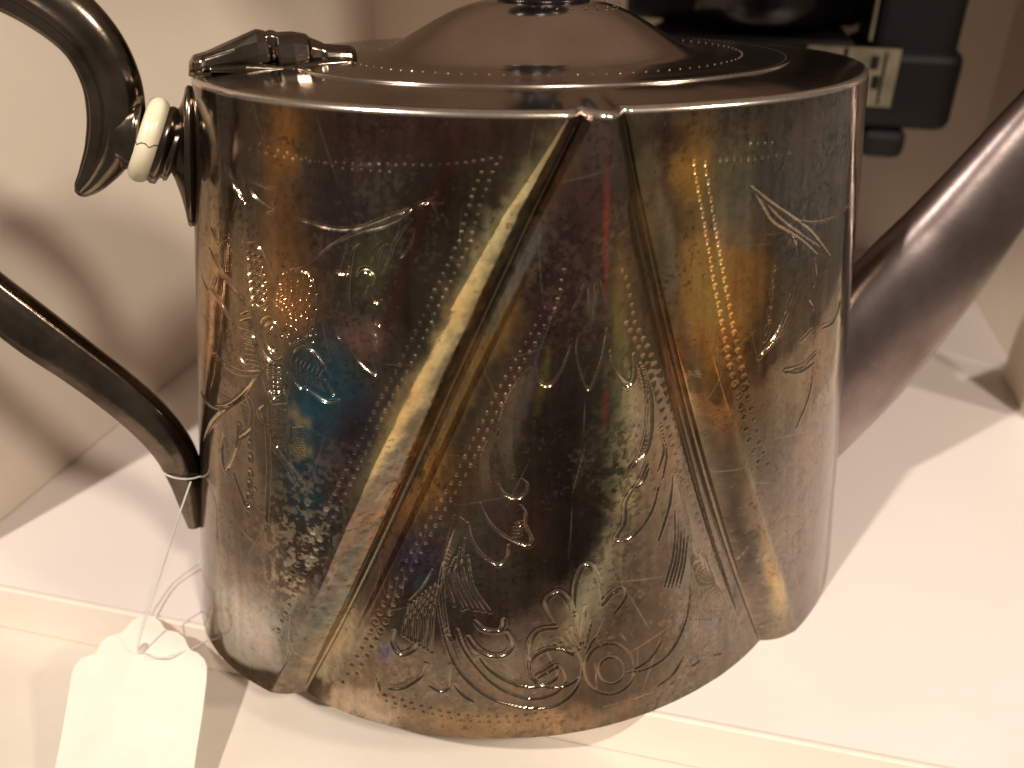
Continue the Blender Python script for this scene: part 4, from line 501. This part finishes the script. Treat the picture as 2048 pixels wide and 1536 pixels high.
# ---- lid: oval plate with a bell dome
ZS = H + RR + .0012
lp = [(1.0, -.0012), (1.006, -.0004), (1.006, .0001), (1.0, .0004), (.985, .0005), (.93, .0006), (.86, .0008), (.78, .0010), (.72, .0012),
      (.66, .0015), (.61, .0022), (.56, .0034), (.50, .0052), (.42, .0076), (.34, .0097), (.26, .0111), (.18, .0118), (.10, .0120), (.0, .0120)]
lpd = catmull([(a * 100, c * 1000) for a, c in lp], 4) / np.array([100, 1000])
al = np.linspace(0, 2 * np.pi, 160, endpoint=False); V = []
for f, z in lpd:
    V.append(np.stack([LA * f * np.cos(al) - .002 * (1 - sstep(f, .55, .95)), LB * f * np.sin(al), np.full_like(al, ZS + z)], -1))
lid = mesh_np('lid', np.array(V).reshape(-1, 3), grid_faces(len(lpd), 160, True), M_SILVER, pot)


def bead_ring(fa, n, z, r, name):
    V = []; F = []
    for k in range(n):
        a = 2 * math.pi * k / n; c = Vector((LA * fa * math.cos(a), LB * fa * math.sin(a), z)); o_ = len(V)
        for j, (rr_, h_) in enumerate(((1, 0), (.75, .5), (.3, .75))):
            for q in range(6):
                V.append((c.x + r * rr_ * math.cos(q * math.pi / 3), c.y + r * rr_ * math.sin(q * math.pi / 3), c.z + r * h_))
        for j in range(2):
            for q in range(6):
                F.append((o_ + j * 6 + q, o_ + j * 6 + (q + 1) % 6, o_ + j * 6 + 6 + (q + 1) % 6, o_ + j * 6 + 6 + q))
        F.append(tuple(o_ + 12 + q for q in range(6)))
    o = mesh_np(name, V, F, M_SILVER, lid); o['kind'] = 'stuff'
    return o


bead_ring(.80, 96, ZS + .00095, .00026, 'bead_border')
bead_ring(.985, 190, ZS + .0004, .00022, 'rim_beading')
bead_ring(.275, 30, ZS + .0108, .00035, 'knob_beading')
axis_lathe('knob', (-1.6, 0, (ZS + .0115) * 1000), (0, 0, 1), [(0, 9.6), (.5, 10.2), (1.2, 10.2), (1.7, 9.4), (2.2, 7), (4, 4.2), (6, 3.6), (8, 5), (11, 8), (14, 9), (17, 7.5), (19, 4), (19.6, .5)], M_GLOSS, pot, 48, .72)

# ---- hinge on the left end of the top
def hinge_piece(name, secs, parent, mm):
    """secs: (x, half depth, z low, z high, flat) mm; faceted cast section"""
    V = []
    for (x, hy, z0, z1, fl) in secs:
        zc = z0 + (z1 - z0) * .55
        for (u, v) in ((-1, z0), (-1.05, zc - .25 * (z1 - z0)), (-.92, zc + .15 * (z1 - z0)), (-fl, z1 - .25), (0, z1), (fl, z1 - .25), (.92, zc + .15 * (z1 - z0)), (1.05, zc - .25 * (z1 - z0)), (1, z0)):
            V.append((x / 1000, u * hy / 1000, v / 1000))
    n = 9; F = [tuple(f) for f in grid_faces(len(secs), n, True).tolist()]
    F.append(tuple(range(n))[::-1]); F.append(tuple((len(secs) - 1) * n + q for q in range(n)))
    o = mesh_np(name, V, F, mm, parent, smooth=False); bevel(o, .0003, 2)
    return o


hz = (H + RR) * 1000
hg = hinge_piece('hinge', [(-75.2, 2.2, hz - .3, hz + .7, .6), (-74, 4.2, hz - .3, hz + 1.0, .6), (-62, 5.0, hz, hz + 1.3, .6), (-50, 4.6, hz + .4, hz + 1.5, .6), (-42.5, 3.2, hz + 1.2, hz + 1.9, .6)], pot, M_DARK)
hinge_piece('hinge_arm', [(-75.0, 1.8, hz + .3, hz + 2.0, .5), (-74.0, 3.2, hz + .3, hz + 3.4, .5), (-72.4, 3.9, hz + .6, hz + 3.8, .5), (-71.6, 3.6, hz + .8, hz + 4.0, .55), (-66, 4.1, hz + 1.2, hz + 6.2, .62), (-61.4, 4.4, hz + 1.8, hz + 8.0, .62), (-59.6, 4.4, hz + 2.2, hz + 7.6, .6), (-58.7, 3.6, hz + 2.6, hz + 6.0, .5)], hg, M_DARK)
hinge_piece('hinge_arm', [(-58.2, 3.6, hz + 1.8, hz + 6.2, .5), (-57.6, 4.5, hz + 1.5, hz + 7.3, .66), (-54.4, 4.6, hz + 1.5, hz + 7.4, .66), (-51.6, 4.4, hz + 1.6, hz + 6.9, .66), (-51.1, 3.5, hz + 1.6, hz + 6.3, .6), (-48.9, 3.0, hz + 1.6, hz + 5.4, .5), (-48.2, 3.5, hz + 1.7, hz + 5.0, .5), (-45.4, 3.6, hz + 1.7, hz + 4.7, .5), (-43.0, 3.5, hz + 1.7, hz + 4.5, .5), (-42.0, 2.4, hz + 1.7, hz + 4.0, .5)], hg, M_DARK)
for sy in (-1, 1):
    hinge_piece('hinge_leaf', [(-71, .9, hz + .8, hz + 2.0, .6), (-64, 1.5, hz + .6, hz + 2.4, .6), (-57, 1.2, hz + .6, hz + 1.9, .6), (-50, 1.6, hz + .8, hz + 2.6, .6), (-44, 1.0, hz + 1.3, hz + 2.7, .6)], hg, M_DARK).data.transform(Matrix.Translation((0, sy * .0046, 0)))


def cyl_y(name, x, z, prof, m, parent, seg=20):
    V = []
    for (y, r) in prof:
        for q in range(seg):
            a = 2 * math.pi * q / seg; V.append(((x + r * math.cos(a)) / 1000, y / 1000, (z + r * math.sin(a)) / 1000))
    F = [tuple(f) for f in grid_faces(len(prof), seg, True, True).tolist()]
    F.append(tuple(range(seg))); F.append(tuple((len(prof) - 1) * seg + q for q in range(seg))[::-1])
    return mesh_np(name, V, F, m, parent)


cyl_y('knuckle', -58.6, hz + 5.5, [(-3.2, 1.3), (-3.0, 1.9), (-1.1, 2.0), (-1.0, 1.6), (-.8, 1.6), (-.7, 2.0), (2.8, 2.0), (3.2, 1.4)], M_DARK, hg)
tip = hinge_piece('hinge_tip', [(-42.4, 1.6, hz + 1.5, hz + 3.3, .5), (-41.4, .9, hz + 1.4, hz + 2.5, .5), (-40.8, .3, hz + 1.5, hz + 2.0, .5)], hg, M_SILVER)

# ---- handle: upper scroll, neck, ivory insulator, socket, lower arm
RID = [(math.pi * sg * q_, am, wd2) for sg in (1, -1) for (q_, am, wd2) in ((.14, -.07, .16), (.25, .09, .11), (.34, -.07, .11), (.44, .08, .11), (.53, -.03, .1))]
scroll = ribbon_loft('handle_scroll', [(-160, 128, 4.6), (-154.5, 146, 5.0), (-142, 157, 5.4), (-128, 160, 5.7), (-115.3, 158.6, 5.88), (-105.3, 155.6, 6.0), (-97.5, 150.6, 5.9), (-92.2, 144.4, 5.6), (-89.9, 137.0, 5.55), (-90.3, 129.8, 5.4), (-92.8, 123.4, 4.6), (-96.4, 118.5, 3.2), (-99.2, 115.8, 1.9), (-100.3, 114.9, .9)], M_DARK, pot, .86, RID, 168, 10)
scroll['label'] = 'thick curled upper handle scroll with ridged inner face'
AX = Vector((8.9, 0, -2.1)).normalized()
axis_lathe('handle_neck', (-90.0, 0, 126.6), AX, [(-2.5, 4.8), (-.5, 5.6), (1, 6.4), (2.4, 7.5), (3.0, 7.9), (3.5, 7.7), (3.9, 6.6)], M_DARK, scroll, 48, .85)
# ivory torus
TV = []; tc0 = Vector((-84.9, 0, 125.1)); TAX = Vector((16.7, 0, -8.2)).normalized(); TAX = Vector((.90, 0, -.43)).normalized()
tz = TAX.cross(Vector((0, 1, 0)))
for i in range(64):
    a = 2 * math.pi * i / 64; rad = Vector((0, 1, 0)) * math.cos(a) * .88 + tz * math.sin(a)
    for j in range(20):
        bq = 2 * math.pi * j / 20
        TV.append((tc0 + rad * (6.9 + 2.1 * math.cos(bq)) + TAX * (2.15 * math.sin(bq))) / 1000)
ringF = [tuple(f) for f in np.stack([np.array([(i * 20 + j, ((i + 1) % 64) * 20 + j, ((i + 1) % 64) * 20 + (j + 1) % 20, i * 20 + (j + 1) % 20) for i in range(64) for j in range(20)])], 0)[0].tolist()]
ring = mesh_np('insulator_ring', [tuple(v) for v in TV], ringF, M_IVORY, pot)
ring['label'] = 'cream ivory ring with a dark hairline crack'
# hairline crack around the ring's tube on the camera side
cp = []
for k in range(9):
    bq = math.radians(-75 + 22 * k); a = math.radians(178 + (2.5 if k % 3 == 1 else -1.5) - 1.0 * k)
    rad = Vector((0, 1, 0)) * math.cos(a) * .88 + tz * math.sin(a)
    cp.append((tc0 + rad * (6.9 + 2.13 * math.cos(bq)) + TAX * (2.18 * math.sin(bq))) / 1000)
tube('crack', cp, .00011, M_CRACK, ring, 6)
axis_lathe('handle_collar', (-84.9, 0, 125.1), TAX, [(-.5, 6.0), (1.2, 7.6), (2.6, 8.3), (3.6, 8.1), (4.0, 6.9), (4.4, 6.4), (4.9, 6.9), (5.5, 6.6), (5.9, 4.8)], M_DARK, pot, 48, .86)
# flared socket against the wall
sk = []
prof_s = [(-83.2, 125.0, 4.6, 4.4), (-81.6, 124.6, 5.2, 4.6), (-80.2, 123.6, 6.9, 4.9), (-79.2, 122.2, 9.2, 5.4), (-78.5, 121.4, 12.0, 6.0), (-78.1, 121.0, 14.2, 6.4), (-77.6, 121.0, 14.6, 6.6), (-76.5, 121.0, 14.2, 6.2)]
for (x, z, rz, ry) in prof_s:
    for q in range(48):
        a = 2 * math.pi * q / 48; dz = rz * math.sin(a)
        sk.append(((x + (-.13 * (121 - z - dz) if x > -80.5 else 0) * -0 + (.128 * dz if x > -81 else .128 * dz * .3)) / 1000, ry * math.cos(a) / 1000, (z + dz) / 1000))
F = [tuple(f) for f in grid_faces(len(prof_s), 48, True).tolist()]; F.append(tuple(range(48))[::-1]); F.append(tuple((len(prof_s) - 1) * 48 + q for q in range(48)))
mesh_np('handle_socket', sk, F, M_DARK, pot)
RID2 = [(math.pi * .5, .04, .2), (math.pi * .22, .05, .16), (math.pi * .8, .05, .16), (0, -.08, .3)]
arm = ribbon_loft('handle_arm', [(-160, 128, 4.6), (-154, 121, 4.8), (-141, 113, 5.0), (-128.2, 102.5, 5.14), (-120.1, 92.3, 5.5), (-114.1, 84.6, 5.6), (-107.9, 77.2, 5.3), (-101.8, 69.5, 5.25), (-96.0, 61.0, 5.2), (-91.9, 52.0, 4.84), (-90.3, 43.7, 4.3), (-90.1, 35.5, 3.2), (-90.4, 28.2, 1.7)], M_DARK, pot, .85, RID2, 120, 8)
arm['label'] = 'dark lower handle arm curving down to the pot wall'

# ---- spout
SP = [(62, 16, 21), (73.1, 29.0, 21.4), (83.1, 40.2, 21.5), (95.3, 53.8, 21.3), (102.9, 64.0, 20.6), (111.1, 75.4, 19.4), (119, 85.8, 18.0), (130.2, 103.0, 15.2), (140.1, 117.8, 13.2), (153.7, 137.6, 10.3), (166, 153, 8.6), (178, 163, 7.4)]
spout = ribbon_loft('spout', SP, M_SPOUT, pot, .56, [], 72, 10)
spout['label'] = 'tapering dull silver spout with a worn highlight along its top'
ribbon_loft('spout_base', [(62, 16, 21.2), (73.1, 29.0, 21.6), (83.1, 40.2, 21.7), (92, 50, 21.5), (96, 54.6, 21.2), (99, 58.5, 20.5)], M_SPOUT, spout, .563, [], 72, 8)

# ------------------------------------------------------------------ price tag on its line
tag = thing('price_tag', 'blank cream card tag with scalloped top tied to the teapot handle', 'tag', (-0.10608, -0.00093, 0.0015))
TU = Vector((.9609, -.2753, .0305)); TVV = Vector((.2538, .919, .3016)); TN = Vector((-.1111, -.2821, .9529))
OUT = [(-10.17, -38.76), (-11.64, -30.72), (-13.32, -22.5), (-14.65, -15.69), (-14.81, -13.35), (-13.54, -11.23), (-10.57, -10.04), (-10.15, -8.59), (-9.95, -7.13), (-8.69, -5.42), (-5.35, -4.44), (-4.59, -3.2), (-3.6, -1.19), (-1.67, .08), (.08, .43), (2.12, -.19), (4.1, -1.46), (5.51, -3.23), (6.64, -3.98), (9.29, -4.48), (11.51, -5.97), (13.0, -8.17), (13.99, -9.38), (16.25, -10.34), (18.24, -12.01), (19.37, -13.9), (20.17, -18.05), (21.3, -26.91), (22.16, -35.29), (22.63, -38.76), (23.6, -47.5), (-8.5, -47.5)]
HC = (1.75, -8.62); HR = 1.25; HN = 24
import bmesh
bm = bmesh.new()
# ring of points around the hole joined to the outline by angle: a fan strip, so the hole is a real opening
ov = [(p[0], p[1]) for p in OUT]
dense = []
for i in range(len(ov)):
    a, b2 = ov[i], ov[(i + 1) % len(ov)]; L = math.hypot(b2[0] - a[0], b2[1] - a[1]); n_ = max(1, int(L / .7))
    for k in range(n_):
        dense.append((a[0] + (b2[0] - a[0]) * k / n_, a[1] + (b2[1] - a[1]) * k / n_))


def tp3(u, v, w):
    curl = .00035 * math.sin(u / 9.) + .000012 * (v + 20) ** 2 * .12
    return TU * (u / 1000) + TVV * (v / 1000) + TN * (w / 1000 + curl)


NR_ = 14; V = []
for lay, w in ((0, .22), (1, -.22)):
    for f in np.linspace(0, 1, NR_):
        g = f ** 1.6
        for (u, v) in dense:
            aa = math.atan2(v - HC[1], u - HC[0]); hu = HC[0] + HR * math.cos(aa); hv = HC[1] + HR * math.sin(aa)
            V.append(tp3(hu + (u - hu) * g, hv + (v - hv) * g, w))
nd = len(dense)
Ft = grid_faces(NR_, nd, True); Fbk = grid_faces(NR_, nd, True, True) + NR_ * nd
side = np.array([(NR_ * nd - nd + k, NR_ * nd - nd + (k + 1) % nd, 2 * NR_ * nd - nd + (k + 1) % nd, 2 * NR_ * nd - nd + k) for k in range(nd)])
hole = np.array([(k, NR_ * nd + k, NR_ * nd + (k + 1) % nd, (k + 1) % nd) for k in range(nd)])
card = mesh_np('card', [tuple(v) for v in V], np.concatenate([Ft, Fbk, side, hole], 0), M_TAG, tag, smooth=False)
toff = Vector(tag.location)


def world_pts(L):
    return [Vector(p) / 1000 - toff for p in L]


s1 = catmull([(-106.6, -9.2, -2.2), (-107.4, -11.4, -.6), (-107.5, -11.4, 1.6), (-106.2, -10.4, 5), (-104.5, -9.4, 9.0), (-100.5, -7.2, 17.5), (-95.4, -8.6, 30), (-91.6, -9.4, 39.5), (-88.4, -6.2, 45.6)], 8)
tube('string', world_pts(s1), .00022, M_LINE, tag, 8)
s2 = catmull([(-106.2, -11.2, -1.2), (-104.0, -14.2, .1), (-101.1, -15.4, .3), (-97.6, -14.2, -.2), (-94.3, -12.1, -1.2), (-91.5, -9, -2.5)], 8)
tube('string', world_pts(s2), .00024, M_LINE, tag, 8)
s3 = catmull([(-107.0, -6.0, -2.0), (-105.1, .1, 1.4), (-103.0, 6.2, 1.3), (-100.6, 11.5, 1.4), (-97, 15, 2), (-93.5, 17.1, 3.0), (-90, 17.8, 8), (-89, 12, 30), (-90, 6, 44)], 8)
tube('string', world_pts(s3), .00024, M_LINE, tag, 8)
for dz in (0.4,):
    loop = [(-90.3 + 5.0 * math.cos(a), 4.6 * math.sin(a), 45.2 + dz - 1.2 * math.cos(a)) for a in np.linspace(0, 2 * np.pi, 33)]
    tube('string_loop', world_pts(loop), .0002, M_LINE, tag, 8, False)

# ------------------------------------------------------------------ black device behind
dev = thing('black_device', 'black plastic device with glossy round barrel and cream label standing behind the teapot', 'device', cab(.21, .235, 0))
doff = Vector(dev.location)


def dbox(name, e0, e1, n0, n1, z0, z1, m, bev=.003, seg=3):
    o = cab_box(name, e0, e1, n0, n1, z0, z1, m, None)
    o.data.transform(Matrix.Translation(-doff)); o.parent = dev
    bevel(o, bev, seg); o.data.polygons.foreach_set('use_smooth', np.full(len(o.data.polygons), False))
    return o


dbox('housing', .160, .252, .214, .272, 0, .118, M_BLACK, .004)
dbox('base_plate', .166, .248, .196, .268, .1185, .1215, M_BLACK, .001)
dbox('side_block', .2555, .2885, .200, .262, .096, .215, M_BLACK, .004)
dbox('clamp', .2500, .2915, .197, .258, .0875, .1195, M_BLACK, .005)
dbox('lug', .2590, .2765, .200, .244, .0745, .0872, M_BLACK, .004)
dbox('upper_body', .150, .254, .236, .270, .1225, .230, M_BLACK, .004)
V = []
bprof = [(0, .1220), (.018, .1222), (.027, .1235), (.0305, .127), (.0318, .133), (.032, .145), (.032, .20), (.030, .205), (0, .206)]
for r, z in bprof:
    for q in range(56):
        a = 2 * math.pi * q / 56; V.append(cab(.211 + r * math.cos(a), .228 + r * math.sin(a), z) - doff)
mesh_np('barrel', [tuple(v) for v in V], [tuple(f) for f in grid_faces(len(bprof), 56, True).tolist()], M_GLOSS, dev)
lab = dbox('label_plate', .2300, .2665, .1955, .1967, .0965, .1195, M_CREAM, .0004, 1)
for e0, e1, z0, z1 in ((.2445, .2462, .113, .1192), (.2525, .2552, .099, .106), (.2555, .2585, .1115, .1165), (.2572, .2600, .104, .109), (.2505, .2522, .1065, .112), (.2605, .2615, .098, .118)):
    o = cab_box('printed_mark', e0, e1, .1951, .1954, z0, z1, M_BLACK, None); o.data.transform(Matrix.Translation(-doff)); o.parent = lab
dbox('trim_strip', .2536, .2548, .199, .203, .1215, .205, M_CREAM, .0003, 1)

# ------------------------------------------------------------------ render settings
scene.render.resolution_x = 1024; scene.render.resolution_y = 768
scene.render.engine = 'CYCLES'
